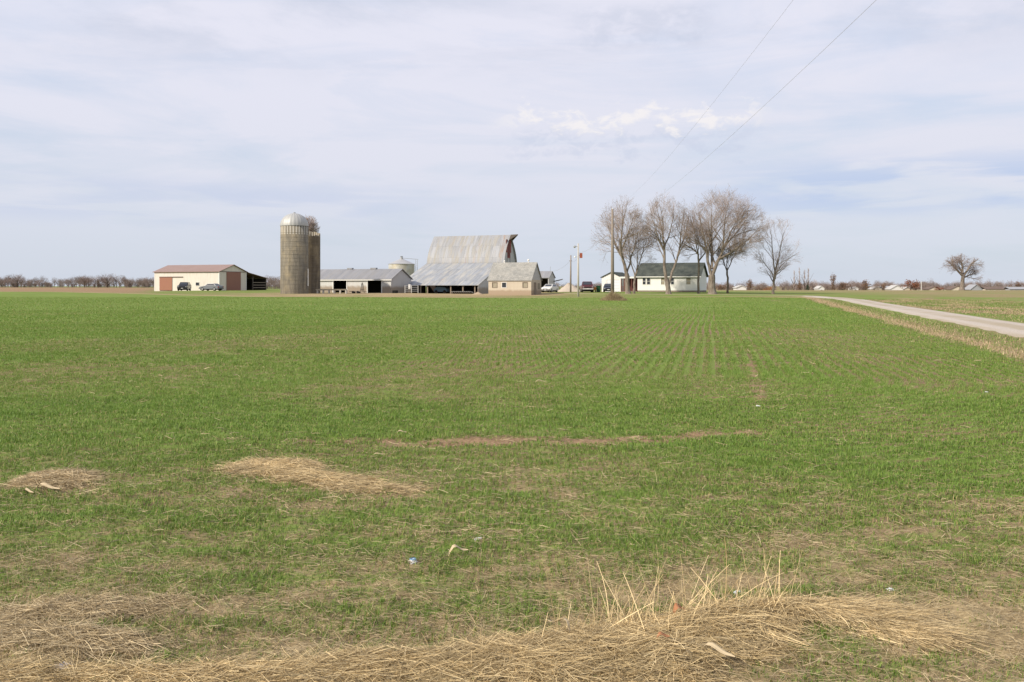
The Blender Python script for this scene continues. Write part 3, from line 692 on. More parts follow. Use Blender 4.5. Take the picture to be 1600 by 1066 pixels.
# 6 milk house
def milk_house():
    b, O = bld('milk_house', 830, 141, 'small tan milk house with steep pale roof, in front of the barn', 'outbuilding')
    ln, dp, hw, rs, t = 7.4, 4.7, 2.42, 2.75, .18
    ws = [(along(769.5, O), along(776.5, O)), (along(784.5, O), along(791, O)), (along(817, O), along(824, O))]
    MB().wall(-ln, 0, -.6, hw, [(a, b_, 1.2, 1.98) for a, b_ in ws], 0, t).build('front_wall', m_milk, b)
    MB().prism([(t, -.6), (dp, -.6), (dp, hw), (t, hw)], 'x', -t, 0).build('gable_wall', m_milk_y, b)
    MB().prism([(t, hw), (dp-.01, hw), (dp/2, hw+rs-.05)], 'x', -t+.01, -.01).build('gable_boards', m_greygable, b)
    MB().prism([(t, -.6), (dp, -.6), (dp, hw), (dp/2, hw+rs-.05), (t, hw)], 'x', -ln, -ln+t).build('gable_wall', m_milk_y, b)
    MB().box(-ln+t, -t, dp-t, dp, -.6, hw).build('rear_wall', m_milk, b)
    gable_roof(-ln, 0, 0, dp, hw+.02, hw+rs, .16).build('roof', m_shinglegrey, b)
    for i, (a, c) in enumerate(ws): window(b, a, c, 1.2, 1.98, frame=(m_wood, m_trim, m_wood)[i], glass=(m_board, m_glass, m_board)[i], panes=1)
    MB().box(.01, .06, 1.3, 2.2, 0, 2.0).build('door', m_wood, b); window_side(b, 3.1, 3.8, 1.0, 1.8, 0, m_wood, m_board)
    for px, s_ in ((823, .32), (785, .2)):
        xx = along(px, O)-.6; MB().lathe([(.09, hw+rs-.1), (.09, hw+rs+s_), (s_*.6, hw+rs+s_+.05), (s_*.6, hw+rs+s_+.2), (.02, hw+rs+s_+.32)], 10, xx, dp/2).build('roof_vent', m_trim, b)
milk_house()

# 7 little open-fronted shed
def small_shed():
    b, O = bld('grey_shed', 857.5, 165, 'narrow grey tin shed with dark open front, right of the milk house', 'shed')
    ln, dp, rs, t = 5.2, 3.4, 1.15, .12; hw = zat(434, 165)-O[2]
    MB().wall(-ln, 0, -.6, hw, [(-ln+.9, -.15, -.6, hw-.15)], 0, t).build('front_wall', m_greygable, b)
    MB().prism([(t, -.6), (dp, -.6), (dp, hw), (dp/2, hw+rs-.04), (t, hw)], 'x', -t, 0).build('gable_wall', m_greygable, b)
    MB().prism([(t, -.6), (dp, -.6), (dp, hw), (dp/2, hw+rs-.04), (t, hw)], 'x', -ln, -ln+t).build('gable_wall', m_greygable, b)
    MB().box(-ln+t, -t, dp-t, dp, -.6, hw).build('rear_wall', m_inshade, b)
    gable_roof(-ln, 0, 0, dp, hw+.02, hw+rs, .15).build('roof', m_shedroof, b)
    MB().tube([(-.3, dp/2, hw+rs), (-.3, dp/2, hw+rs+.95)], .035, 6).build('rod', m_metal, b)
    MB().tube([(.05, dp*.8, 1.95), (1.5, dp*.9, 2.3), (1.75, dp*.9, 2.4)], [.1, .09, .05], 8).build('auger_pipe', m_darkwood, b)
small_shed()

# 8 house, porch and garage
def house():
    b, O = bld('farmhouse', 1093, 148, 'white one-storey farmhouse with dark shingle roof, behind the maples', 'house')
    ln, dp, hw, rs, t = 10.55, 7.0, 2.7, 2.2, .16
    hs = []
    for p0, p1 in ((1004.3, 1008.8), (1011, 1015.8), (1033, 1038.5), (1048.5, 1053), (1072.5, 1079)): hs.append((along(p0, O), along(p1, O), 1.28, 2.36))
    MB().wall(-ln, 0, .25, hw, hs, 0, t).build('front_wall', m_houseside, b)
    for i in (0, -ln+t): MB().prism([(t, .25), (dp-t, .25), (dp-t, hw), (dp/2, hw+rs-.06), (t, hw)], 'x', i-t, i).build('gable_wall', m_houseside, b)
    MB().box(-ln, 0, dp-t, dp, .25, hw).build('rear_wall', m_houseside, b)
    MB().box(-ln+.04, -.04, .04, dp-.04, -.7, .247).build('foundation', m_wood, b)
    gable_roof(-ln, 0, 0, dp, hw+.03, hw+rs, .32).build('roof', m_shingle, b)
    m = MB(); m.box(-ln-.32, .32, -.38, -.33, hw-.22, hw-.08); m.build('fascia', m_trim, b)
    for i, h in enumerate(hs): window(b, *h, glass=(m_glass, m_glass, m_board, m_glass, m_board)[i])
    # roofed porch on the left end
    px0 = along(968, O)
    MB().box(px0, -ln-.34, .4, 5.2, hw-.25, hw-.1).build('porch_roof', m_shingle, b)
    MB().box(px0, -ln-.34, .34, .4, hw-.38, hw-.08).build('porch_fascia', m_trim, b)
    m_red = plain('red_brown_porch', (.13,.05,.04), .7); MB().box(px0+.1, -ln-.18, 2.4, 2.5, -.3, hw-.26).build('porch_wall', m_red, b)
    for x in (px0+.15, px0+1.1, px0+2.0, -ln-.5): MB().box(x-.06, x+.06, .45, .57, -.3, hw-.26).build('porch_post', m_red, b)
    MB().box(px0+.1, -ln-.2, .4, 2.4, -.5, .12).build('porch_floor', m_wood, b)
    m = MB(); m.box(px0+.2, px0+1.05, .46, .52, .85, .93); [m.box(px0+.25+.12*i, px0+.29+.12*i, .47, .51, .12, .85) for i in range(7)]; m.build('porch_rail', m_red, b)
house()
def garage():
    b, O = bld('garage', 970.5, 157, 'white single garage with gable front, left of the farmhouse', 'garage')
    wd, dp, hw, rs, t = 3.55, 7.5, 2.6, .85, .15
    d0, d1 = along(948, O), along(968, O)
    MB().wall(-wd, 0, -.6, hw, [(d0, d1, -.6, 2.12)], 0, t).build('front_wall', m_houseside, b)
    MB().prism([(-wd, hw), (0, hw), (-wd/2, hw+rs-.02)], 'y', 0, t).build('gable_boards', m_houseside, b)
    MB().box(-t, 0, t, dp, -.6, hw).build('side_wall', m_houseside, b); MB().box(-wd, -wd+t, t, dp, -.6, hw).build('side_wall', m_houseside, b)
    MB().box(-wd+t, -t, dp-t, dp, -.6, hw).build('rear_wall', m_houseside, b)
    m = MB(); o_ = .22; s = rs/(wd/2); m.prism([(-wd-o_, hw-o_*s), (-wd/2, hw+rs), (o_, hw-o_*s), (o_, hw-o_*s+.09), (-wd/2, hw+rs+.1), (-wd-o_, hw-o_*s+.09)], 'y', -.2, dp+.2); m.build('roof', m_shingle, b)
    n = NB('panelled_door', .5); w = n.wave(.53, 'Z'); n.bump(w, .3, .02); md = n.col(n.mix(n.ramp(w, 0, .12, .5, 0), (.70,.72,.76), (.4,.42,.45)))
    MB().box(d0, d1, .06, .12, -.2, 2.12).build('garage_door', md, b)
garage()

# ------------------------------------------------------------------ poles and wires
def post(name, px, Y, h, r, mat, label, lean=0.0):
    X = XA(px, Y); z = gz(X, Y) if Y < 110 else float(terrain(np.array([X]), np.array([Y]))[0])
    b = empty(name, (X, Y, z), 0, label, 'utility pole'); MB().tube([(0, 0, -.5), (lean*.5, 0, h/2), (lean, 0, h)], [r*1.1, r*.9, r*.62], 12).build('shaft', mat, b, True); return b, (X, Y, z)
pm, PM = post('utility_pole', 957, 99, 9.75, .19, m_pole, 'tall bare wooden utility pole standing in the wheat field')
MB().lathe([(.03, 9.55), (.07, 9.62), (.05, 9.75), (.07, 9.8), (.01, 9.86)], 10).build('insulator', m_trim, pm); MB().box(-.05, .25, -.03, .03, 8.4, 8.5).build('bracket', m_metal, pm)
py, PY = post('utility_pole', 903.5, 125, 7.5, .14, m_polepale, 'slim pale yard pole carrying a lamp and a red box')
MB().box(.2, .58, -.16, .16, 5.45, 6.15).build('meter_box', m_redbox, py); MB().box(.05, .22, -.04, .04, 5.75, 5.85).build('bracket', m_metal, py)
MB().tube([(0, 0, 7.0), (-.45, -.1, 7.15)], .035, 6).build('lamp_arm', m_metal, py); MB().lathe([(.05, 7.22), (.17, 7.1), (.17, 6.98), (.1, 6.88), (.01, 6.85)], 12, -.52, -.1).build('lamp_head', m_metal, py)
MB().tube([(0, 0, 5.6), (-.45, 0, 5.62)], .03, 6).build('lamp_arm', m_metal, py); MB().lathe([(.09, 5.5), (.12, 5.6), (.05, 5.72)], 10, -.48, 0).build('insulator', m_trim, py)
pb, PB = post('utility_pole', 891.5, 150, 6.3, .15, m_pole, 'shorter dark wooden pole in front of the gravel pile', .05)
MB().box(-.25, .25, -.04, .04, 5.3, 5.4).build('bracket', m_wood, pb)
def wire(p, q, sag, r, label, group, n=40, vis=None):
    P = []
    for i in range(n+1):
        t = i/n; P.append((p[0]+(q[0]-p[0])*t, p[1]+(q[1]-p[1])*t, p[2]+(q[2]-p[2])*t-4*sag*t*(1-t)))
    o = MB().tube(P, r, 5).build('power_line', m_wire); tag(o, label, 'wire', group); return o
far = (4.1, -20.0)
wire((PM[0], 99, PM[2]+9.72), (far[0], far[1], 9.6), 1.68, .0028, 'upper wire from the tall field pole up out of the picture', 'overhead power lines')
wire((PM[0]+.22, 99, PM[2]+8.4), (far[0]+.78, far[1], 8.35), 1.68, .0036, 'lower right wire from the tall field pole up out of the picture', 'overhead power lines')
wire((PM[0], 99, PM[2]+7.6), (PY[0], PY[1], PY[2]+6.2), .6, .012, 'sagging wire from the tall field pole to the pale yard pole', 'overhead power lines')
wire((PB[0], PB[1], PB[2]+5.4), (XA(860, 166), 166, 4.4), .5, .015, 'drop wire from the dark yard pole to the grey shed', 'overhead power lines')
wire((PY[0], PY[1], PY[2]+5.6), (PB[0], PB[1], PB[2]+5.4), .4, .012, 'short wire between the two yard poles', 'overhead power lines')

# ------------------------------------------------------------------ vehicles: local +x is the front of the vehicle
def car(kind, paint, px, Y, rot, label, lower=None):
    X = XA(px, Y); z = float(terrain(np.array([X]), np.array([Y]))[0])
    b = empty('parked_'+('pickup' if kind == 'pickup' else 'car'), (X, Y, z+.02), rot, label, 'pickup truck' if kind == 'pickup' else 'car')
    mp = plain(kind+'_paint', paint, .25, .04, spec=.5); W = {'sedan': .88, 'suv': .95, 'pickup': 1.0}[kind]; HL = {'sedan': 2.3, 'suv': 2.35, 'pickup': 2.7}[kind]
    prof = {'sedan': [(-2.3,.35),(-2.3,.85),(-2.15,.98),(-1.6,1.02),(1.0,.95),(2.05,.78),(2.3,.62),(2.3,.33)],
            'suv': [(-2.35,.42),(-2.35,1.0),(-2.25,1.1),(1.1,1.1),(2.15,.98),(2.35,.8),(2.35,.4)],
            'pickup': [(-2.7,.5),(-2.7,1.15),(-.6,1.15),(1.3,1.18),(2.5,1.08),(2.7,.9),(2.7,.48)]}[kind]
    cab = {'sedan': [(-1.75,1.0),(-1.05,1.40),(.25,1.43),(1.1,.96)], 'suv': [(-2.25,1.08),(-1.95,1.66),(.35,1.70),(1.15,1.08)], 'pickup': [(-.7,1.14),(-.5,1.78),(.75,1.82),(1.45,1.16)]}[kind]
    # lower body: three-layer loft so the flanks curve in
    V = []; Fc = []; n = len(prof)
    for yy, k in ((-W+.09, .97), (-W, 1), (-W, 1), (W, 1), (W, 1), (W-.09, .97)): pass
    layers = [(-W, .96), (-W+.08, 1.0), (W-.08, 1.0), (W, .96)]
    zc = .7
    for yy, k in layers: V += [(x*k, yy, zc+(z_-zc)*k) for x, z_ in prof]
    for l in range(3):
        for i in range(n): Fc.append((l*n+i, l*n+(i+1) % n, (l+1)*n+(i+1) % n, (l+1)*n+i))
    Fc += [tuple(range(n))[::-1], tuple(range(3*n, 4*n))]
    MB().add(V, Fc).build('body', mp, b)
    cw, ct = W-.08, W-.26
    MB().box(-HL+.25, HL-.25, -W+.12, W-.12, .14, prof[0][1]+.06).build('underbody', m_tyre, b)
    V = [(x, s*(cw if i in (0, 3) else ct), z_) for s in (-1, 1) for i, (x, z_) in enumerate(cab)]
    MB().add(V, [(0,1,2,3),(7,6,5,4),(0,4,5,1),(1,5,6,2),(2,6,7,3)]).build('cabin', mp, b)
    def lerp(a, c, t): return tuple(a[i]+(c[i]-a[i])*t for i in range(3))
    def pane(A, B, C, D, name, e=.12, off=(0, 0, 0)):
        q = []
        for (p, r_, s_) in ((A, B, D), (B, A, C), (C, D, B), (D, C, A)):
            v = lerp(p, r_, e); v = tuple(v[i]+(s_[i]-p[i])*.14+off[i] for i in range(3)); q.append(v)
        V_ = q+[tuple(v[i]+off[i]*.6 for i in range(3)) for v in q]
        MB().add(V_, [(0,1,2,3),(7,6,5,4),(0,4,5,1),(1,5,6,2),(2,6,7,3),(3,7,4,0)]).build(name, m_glass, b)
    pane(V[3], V[7], V[6], V[2], 'windscreen', .08, (.015, 0, .015)); pane(V[0], V[4], V[5], V[1], 'rear_window', .08, (-.015, 0, .015))
    pane(V[0], V[3], V[2], V[1], 'side_window', .07, (0, -.02, .005)); pane(V[4], V[7], V[6], V[5], 'side_window', .07, (0, .02, .005))
    if kind == 'pickup': MB().box(-2.55, -.75, -W+.15, W-.15, 1.152, 1.17).build('bed_liner', m_tyre, b)
    r = {'sedan': .33, 'suv': .37, 'pickup': .41}[kind]
    for x in (-HL*.62, HL*.62):
        for s in (-1, 1):
            m = MB(); m.tube([(x, s*(W-.24), r), (x, s*(W+.01), r)], r, 20); w = m.build('wheel', m_tyre, b)
            MB().tube([(x, s*(W-.02), r), (x, s*(W+.03), r)], r*.6, 14).build('rim', m_rim, w)
    zl = prof[-2][1]-.02
    lo = plain(kind+'_bumper', lower, .5, .05) if lower else m_chrome
    MB().box(HL-.06, HL+.07, -W+.08, W-.08, prof[-1][1], prof[-1][1]+.18).build('front_bumper', lo, b); MB().box(-HL-.07, -HL+.08, -W+.08, W-.08, prof[0][1], prof[0][1]+.18).build('rear_bumper', lo, b)
    for s in (-1, 1):
        MB().box(HL-.12, HL+.035, s*(W-.22)-.13, s*(W-.22)+.13, zl-.06, zl+.05).build('headlight', m_lamp, b); MB().box(-HL-.03, -HL+.1, s*(W-.14)-.1, s*(W-.14)+.1, prof[1][1]-.22, prof[1][1]-.02).build('tail_light', m_tail, b)
    MB().box(HL-.1, HL+.03, -W+.45, W-.45, zl-.12, zl+.05).build('grille', m_tyre, b)
    MB().box(HL+.07, HL+.085, -.2, .2, prof[-1][1]+.03, prof[-1][1]+.14).build('number_plate', m_trim, b)
    return b
car('suv', (.02,.022,.025), 288, 176, -R(80), 'black sport utility car by the sliding door of the cream shed', (.03,.03,.03))
car('sedan', (.17,.18,.20), 330, 175, R(160), 'grey sedan parked side-on along the cream machine shed', (.1,.1,.11))
car('sedan', (.75,.74,.70), 859, 156, -R(112), 'white sedan in front of the narrow grey shed')
t_ = car('pickup', (.085,.018,.022), 917, 152, -R(91), 'dark red pickup facing the field between yard pole and garage', (.5,.5,.5))
car('sedan', (.02,.025,.045), 951, 151, -R(97), 'navy blue sedan nose-out before the white garage door', (.03,.03,.04))

# ------------------------------------------------------------------ yard objects
def yard():
    X = XA(935, 152); z = float(terrain(np.array([X]), np.array([152.]))[0])
    b = empty('wheelie_bin', (X, 152, z), 0, 'dark green wheeled bin beside the navy sedan', 'bin'); MB().prism([(-.30, .06), (.30, .06), (.36, 1.0), (-.36, 1.0)], 'y', -.33, .33).build('bin_body', m_green, b)
    MB().prism([(-.39, 1.0), (.39, 1.0), (.36, 1.09), (-.36, 1.12)], 'y', -.37, .36).build('lid', m_green, b); MB().tube([(-.3, .36, .12), (.3, .36, .12)], .12, 12).build('wheel', m_tyre, b)
    X = XA(927.5, 151); z = float(terrain(np.array([X]), np.array([151.]))[0])
    b = empty('yard_cart', (X, 151, z), R(10), 'small orange garden cart between the pickup and the green bin', 'cart')
    MB().prism([(-.28, .35), (.28, .35), (.38, .85), (-.38, .85)], 'y', -.45, .45).build('tub', m_orange, b)
    for s in (-1, 1): MB().tube([(s*.34-.03, 0, .22), (s*.34+.03, 0, .22)], .22, 14).build('wheel', m_tyre, b)
    MB().tube([(0, .45, .6), (0, .8, .95)], .03, 6).build('handle', m_metal, b)
    # gravel pile
    def mound(name, px, Y, rx, ry, h, mat, label, cat='pile', seed=1, pw=1.15):
        X = XA(px, Y); z = float(terrain(np.array([X]), np.array([Y]))[0]); V = [(0, 0, h*.93)]; n = 40; m = 12; Fc = []
        rs = random.Random(seed)
        for j in range(1, m+1):
            for k in range(n):
                a = 2*math.pi*k/n; t = j/m; q = 1+.12*math.sin(a*3+seed)+.05*rs.uniform(-1, 1); V.append((rx*t*q*math.cos(a), ry*t*q*math.sin(a), h*min((1-t)**pw, .93-.3*t)*(1+.1*rs.uniform(-1, 1))-.12*(t > .95)))
        for k in range(n): Fc.append((0, 1+k, 1+(k+1) % n))
        for j in range(m-1):
            for k in range(n): Fc.append((1+j*n+k, 1+(j+1)*n+k, 1+(j+1)*n+(k+1) % n, 1+j*n+(k+1) % n))
        o = mesh_obj(name, V, Fc, mat, None, True, (X, Y, z)); tag(o, label, cat); return o
    mound('gravel_pile', 889.5, 165, 2.5, 2.3, 1.7, m_gravelpile, 'tan gravel pile behind the two yard poles', seed=3)
    mound('earth_pile', 747, 150, 1.0, .8, .42, m_dirt, 'low mound of earth at the left corner of the milk house', seed=5)
    mound('earth_pile', 957, 98.2, 1.4, 1.3, .75, m_weedearth, 'weedy earth mound around the foot of the tall field pole', seed=8, pw=1.3)
    # feed bunk
    Y = 152; X0, X1 = XA(494, Y), XA(543, Y); z = .4
    b = empty('feed_bunk', ((X0+X1)/2, Y, z), 0, 'long pale concrete feed bunk on legs right of the silos', 'feed bunk'); hl = (X1-X0)/2
    m = MB(); m.prism([(-.45, .72), (-.3, .5), (.3, .5), (.45, .72), (.38, .72), (.25, .58), (-.25, .58), (-.38, .72)], 'x', -hl, hl); m.build('trough', m_concrete, b)
    for k in range(6): x = -hl+.25+k*(2*hl-.5)/5; MB().box(x-.1, x+.1, -.35, .35, -.6, .5).build('leg', m_concrete, b)
    # post with cross pieces beside the shed door
    def sized(name, px, Y, label, cat, rz=0.0): X = XA(px, Y); return empty(name, (X, Y, float(terrain(np.array([X]), np.array([Y]))[0])), rz, label, cat)
    b = sized('hitching_frame', 566, 158, 'dark steel frame standing between the two openings of the cattle shed', 'frame')
    m = MB(); m.tube([(-.35, 0, -.2), (-.1, 0, 1.75)], .05, 6); m.tube([(.4, 0, -.2), (.1, 0, 1.75)], .05, 6); m.tube([(0, 0, .4), (0, 0, 1.95)], .05, 6); m.build('upright', m_darkwood, b)
    MB().box(-.32, .34, -.04, .04, .55, .65).build('crossbar', m_darkwood, b)
    b = sized('low_trailer', 558, 154, 'low brown flat trailer in front of the cattle shed', 'trailer')
    MB().box(-1.3, 1.0, -.6, .6, .32, .42).build('deck', m_wood, b); MB().tube([(1.0, 0, .36), (1.7, 0, .3)], .04, 6).build('drawbar', m_darkwood, b)
    for x in (-.6, .2):
        for s in (-1, 1): MB().tube([(x, s*.55, .22), (x, s*.7, .22)], .22, 14).build('wheel', m_tyre, b)
    b = sized('water_trough', 617.5, 158, 'black oval stock tank left of the lean-to', 'water trough'); m = MB(); m.lathe([(.48, 0), (.52, .5), (.47, .5), (.44, .12), (.01, .12)], 24); m.build('tank', m_tyre, b)
    # pipe gate, white drums and the low implement by the lean-to
    b = sized('pipe_gate', 643, 163, 'pale pipe gate under the left end of the lean-to', 'gate', ROT); m = MB()
    for zz in (.35, .7, 1.05, 1.35): m.tube([(-1.35, 0, zz), (1.35, 0, zz)], .035, 6)
    m.build('gate_rail', m_metal, b)
    for x in (-1.35, 0, 1.35): MB().tube([(x, .0, -.2), (x, 0, 1.4)], .045, 6).build('gate_stile', m_trim, b)
    b = sized('salt_drum', 640.5, 165, 'white drum hung beside the thick dark post of the lean-to', 'drum'); m = MB(); m.lathe([(.01, .8), (.26, .8), (.28, .85), (.28, 1.55), (.26, 1.6), (.01, 1.6)], 18); m.build('drum_body', m_trim, b); MB().box(-.3, .3, -.3, .3, -.2, .8).build('stand', m_darkwood, b)
    b = sized('disc_harrow', 720, 156, 'low dark disc harrow lying before the lean-to', 'farm implement', R(8)); m = MB()
    m.box(-1.7, 1.6, -.5, -.42, .38, .46); m.box(-1.7, 1.6, .42, .5, .38, .46); m.box(-.05, .05, -.42, .42, .38, .46); m.tube([(1.6, 0, .4), (2.2, 0, .25)], .05, 6); m.build('harrow_frame', m_metal, b)
    for s in (-.46, .46):
        for k in range(9): MB().tube([(-1.5+k*.37, s-.0, .24), (-1.46+k*.37, s+.01, .24)], .24, 14).build('disc', m_darkwood, b)
    b = sized('tarped_machine', 690, 170, 'blue-covered machine parked in the dark of the lean-to', 'farm machine', ROT)
    m = MB(); m.prism([(-1.4, .35), (1.4, .35), (1.3, .95), (.5, 1.25), (-.7, 1.3), (-1.35, .9)], 'y', -.5, .5); m.build('cover', m_blue, b)
    for x in (-.9, .9):
        for s in (-.5, .5): MB().tube([(x, s-.1, .33), (x, s+.1, .33)], .33, 14).build('wheel', m_tyre, b)
yard()

# ------------------------------------------------------------------ trees
def rot_dir(d, ang, rnd):
    ax = d.orthogonal().normalized(); ax.rotate(Matrix.Rotation(rnd.uniform(0, 2*math.pi), 3, d)); v = d.copy(); v.rotate(Matrix.Rotation(ang, 3, ax)); return v
class Tree:
    def __init__(s, env, seed, twig_r=.012, up=.10, reach=1.0):
        s.rnd = random.Random(seed); s.env = env; s.limb = MB(); s.tw = MB(); s.twig_r = twig_r; s.up = up; s.reach = reach; s.kk = (9, 7, 5, 5, 3)
    def inside(s, p, lim):
        cx, cy, cz, rx, ry, rz = s.env; return ((p.x-cx)/rx)**2+((p.y-cy)/ry)**2+((p.z-cz)/rz)**2 < lim
    def branch(s, p, d, ln, r, lev, maxlev):
        rnd = s.rnd; n = 4 if lev < maxlev else 3; pts = [p]; rr = [r]; q = p.copy(); d = d.normalized(); lim = rnd.uniform(.8, 1.3)
        # growth fans away from the stem and then turns up
        out = Vector((p.x-s.env[0]*.6, p.y, 0)); out = out.normalized() if out.length > .3 else Vector()
        for i in range(n):
            d = (d+Vector((rnd.gauss(0, .09), rnd.gauss(0, .09), rnd.gauss(0, .05)+s.up))+out*.035).normalized()
            q = q+d*(ln/n)
            if not s.inside(q, lim) and q.z > s.env[2]*.3:
                pts.append(pts[-1]+d*(ln/n*.6)); rr.append(s.twig_r*.5); break
            pts.append(q.copy()); rr.append(max(s.twig_r*.45, r*(1-.7*(i+1)/n)))
        if not s.inside(pts[-1], 1.0) and lev >= maxlev and rnd.random() < .35: return
        (s.limb if r > .04 else s.tw).tube(pts, rr, 6 if r > .08 else 3, cap=False)
        if lev < maxlev and len(pts) > 2: s.kids(pts, rr, ln, lev, maxlev)
    def kids(s, pts, rr, ln, lev, maxlev, first=.2):
        rnd = s.rnd; L_ = len(pts)-1
        k = s.kk[min(lev, len(s.kk)-1)]
        for j in range(k):
            t = first+(1-first)*(j+rnd.random()*.9)/k; t = min(t, .999); i = min(int(t*L_), L_-1); f = t*L_-i
            p = pts[i].lerp(pts[i+1], f); d = (pts[i+1]-pts[i]).normalized(); r = rr[i]+(rr[i+1]-rr[i])*f
            nd = rot_dir(d, R(rnd.uniform(22, 55)), rnd)
            s.branch(p, nd, ln*rnd.uniform(.45, .78)*(1.15-.3*t)*s.reach, max(s.twig_r, r*rnd.uniform(.42, .62)), lev+1, maxlev)
    def build(s, name, loc, label, cat, group, bark_, twig):
        b = empty(name, loc, 0, label, cat, group); s.limb.build('trunk', bark_, b, True); s.tw.build('crown', twig, b); return b
def maple(base_px, base_py, Y, limbs, env, seed, label, maxlev=4, twig_r=.0088, up=.045, bark_=None, twig=None, reach=1.0, name='bare_maple_tree', group='bare maples around the farmhouse', kk=None):
    """limbs: list of (polyline of (px, py, depth offset m), r0, r1); env: (px left, px right, py top, py bottom, depth radius)"""
    X = XA(base_px, Y); zb = float(terrain(np.array([X]), np.array([Y]))[0])
    def W(px, py, dy=0): return Vector((XA(px, Y+dy)-X, dy, zat(py, Y+dy)-zb))
    l, r_, tp, bt, dr = env; c = W((l+r_)/2, (tp+bt)/2); a = W(r_, tp)-W(l, bt)
    T = Tree((c.x, 0, c.z, a.x/2, dr, a.z/2), seed, twig_r, up, reach)
    if kk: T.kk = kk
    for poly, r0, r1, kid in limbs:
        P = [W(*q) for q in poly]; P[0].z -= .25 if poly[0][1] > 450 else 0
        # densify and roughen
        D = [P[0]]
        for u, v in zip(P, P[1:]):
            for k in range(1, 4): D.append(u.lerp(v, k/3)+(Vector((T.rnd.gauss(0, .05), T.rnd.gauss(0, .05), 0)) if k < 3 else Vector()))
        n = len(D)-1; rr = [r0+(r1-r0)*(i/n) for i in range(n+1)]
        if poly[0][1] > 450: rr[0] *= 1.5; rr[1] *= 1.08
        T.limb.tube(D, rr, 10, cap=False)
        if kid:
            tot = sum((D[i+1]-D[i]).length for i in range(n)); T.kids(D, rr, max(tot, 3.0)*.85, 0 if maxlev < 5 else 0, maxlev, kid)
            T.branch(D[-1], (D[-1]-D[-2]), max(tot*.5, 2.2), r1*.9, 1, maxlev)
    return T.build(name, (X, Y, zb), label, 'tree', group, bark_ or m_bark, twig or m_twig)
maple(982, 460, 138, [([(982,460,0),(980,445,0),(979,428,0)], .42, .36, 0), ([(979,428,0),(974,408,0),(969,392,-.3),(971,370,-.5),(973,345,-.8)], .28, .08, .25),
      ([(979,430,0),(985,405,.8),(992,385,1.5),(997,362,2)], .16, .05, .3), ([(973,404,0),(963,388,1),(955,366,1.8),(948,345,2.2)], .12, .04, .2), ([(970,392,0),(980,368,-1.5),(988,345,-2)], .12, .04, .2)],
      (925,1016,311,452,4.5), 3, 'leaning bare maple at the left, in front of the porch')
maple(991, 459, 141, [([(991,459,0),(991,445,0),(992,432,0)], .2, .17, 0), ([(992,432,0),(987,415,.4),(984,395,.5),(982,378,.5)], .11, .04, .2), ([(992,432,0),(999,412,0),(1005,392,-.4),(1010,372,-.8)], .12, .04, .2), ([(992,436,0),(996,410,.5),(998,380,.8)], .09, .03, .2)],
      (970,1032,350,450,3), 5, 'small many-stemmed bare maple right of the leaning one')
maple(1045, 460, 136, [([(1045,460,0),(1043,445,0),(1041,436,0)], .40, .34, 0), ([(1041,436,0),(1038,412,0),(1038,388,0),(1036,365,.3),(1030,340,.5)], .27, .07, .3), ([(1045,444,0),(1050,425,.4),(1058,405,.6),(1062,386,.8),(1064,362,1.0)], .22, .08, .4),
      ([(1038,392,0),(1025,362,-.8),(1018,335,-1.2)], .13, .04, .15), ([(1038,388,0),(1047,362,1.4),(1052,332,2)], .13, .04, .15), ([(1062,388,.8),(1072,362,1.2),(1076,335,1.4)], .11, .04, .15)],
      (1003,1082,303,450,4.2), 8, 'forked bare maple with its trunk before the middle of the farmhouse')
maple(1092, 459, 140, [([(1092,459,0),(1091,440,0),(1092,415,0),(1091,398,0),(1086,392,0),(1077,386,0)], .2, .09, .55), ([(1091,410,0),(1101,396,.3),(1108,380,.6)], .13, .05, .2), ([(1091,400,0),(1090,380,-.6),(1094,360,-1)], .08, .04, .2)],
      (1066,1118,345,450,3), 13, 'crook-limbed bare tree at the right corner of the farmhouse')
maple(1113, 459, 137, [([(1113,459,0),(1112,445,0),(1112,430,0)], .60, .52, 0), ([(1112,431,0),(1106,410,0),(1104,390,-.3),(1098,365,-.6),(1092,335,-1)], .27, .06, .2), ([(1113,430,0),(1120,412,0),(1126,400,.3),(1134,380,.6),(1146,355,1)], .32, .08, .2),
      ([(1112,420,0),(1113,395,.8),(1111,365,1.4),(1112,335,1.8)], .22, .06, .2), ([(1124,404,0),(1140,396,-.6),(1156,384,-1.2),(1174,370,-1.4)], .20, .06, .15), ([(1104,395,0),(1094,382,.6),(1085,362,1),(1078,338,1.2)], .13, .04, .15),
      ([(1128,395,0),(1131,365,-1.2),(1134,335,-1.8)], .16, .05, .15), ([(1134,382,.4),(1152,362,1.4),(1168,340,2)], .13, .04, .15)],
      (1070,1200,295,448,6.5), 21, 'largest bare maple with the thick forked trunk, right of the farmhouse', twig_r=.0095)
maple(1137, 459, 142, [([(1137,459,0),(1137,440,0),(1136,424,0)], .17, .15, 0), ([(1136,424,0),(1130,410,0),(1127,396,0)], .10, .04, .2), ([(1136,424,0),(1143,408,.3),(1150,394,.6)], .09, .03, .2), ([(1136,428,0),(1136,405,.3),(1140,385,.6)], .1, .03, .2)],
      (1118,1176,368,446,3), 27, 'slender dark-trunked bare tree right of the largest maple', bark_=m_barkdark)
maple(1208, 459, 140, [([(1208,459,0),(1209,440,0),(1211,425,0)], .19, .16, .4), ([(1211,425,0),(1208,400,0),(1206,375,.3),(1203,358,.5)], .12, .03, .15), ([(1211,425,0),(1217,405,0),(1220,382,.3),(1226,362,.4)], .12, .03, .15), ([(1210,430,0),(1222,414,.5),(1234,404,.8)], .07, .03, .2), ([(1210,432,0),(1197,415,-.5),(1189,402,-.8)], .07, .03, .2)],
      (1178,1250,343,452,3.6), 33, 'slim pale bare tree standing alone at the bend of the drive', twig=m_twigpale, twig_r=.008, kk=(7, 5, 5, 4))
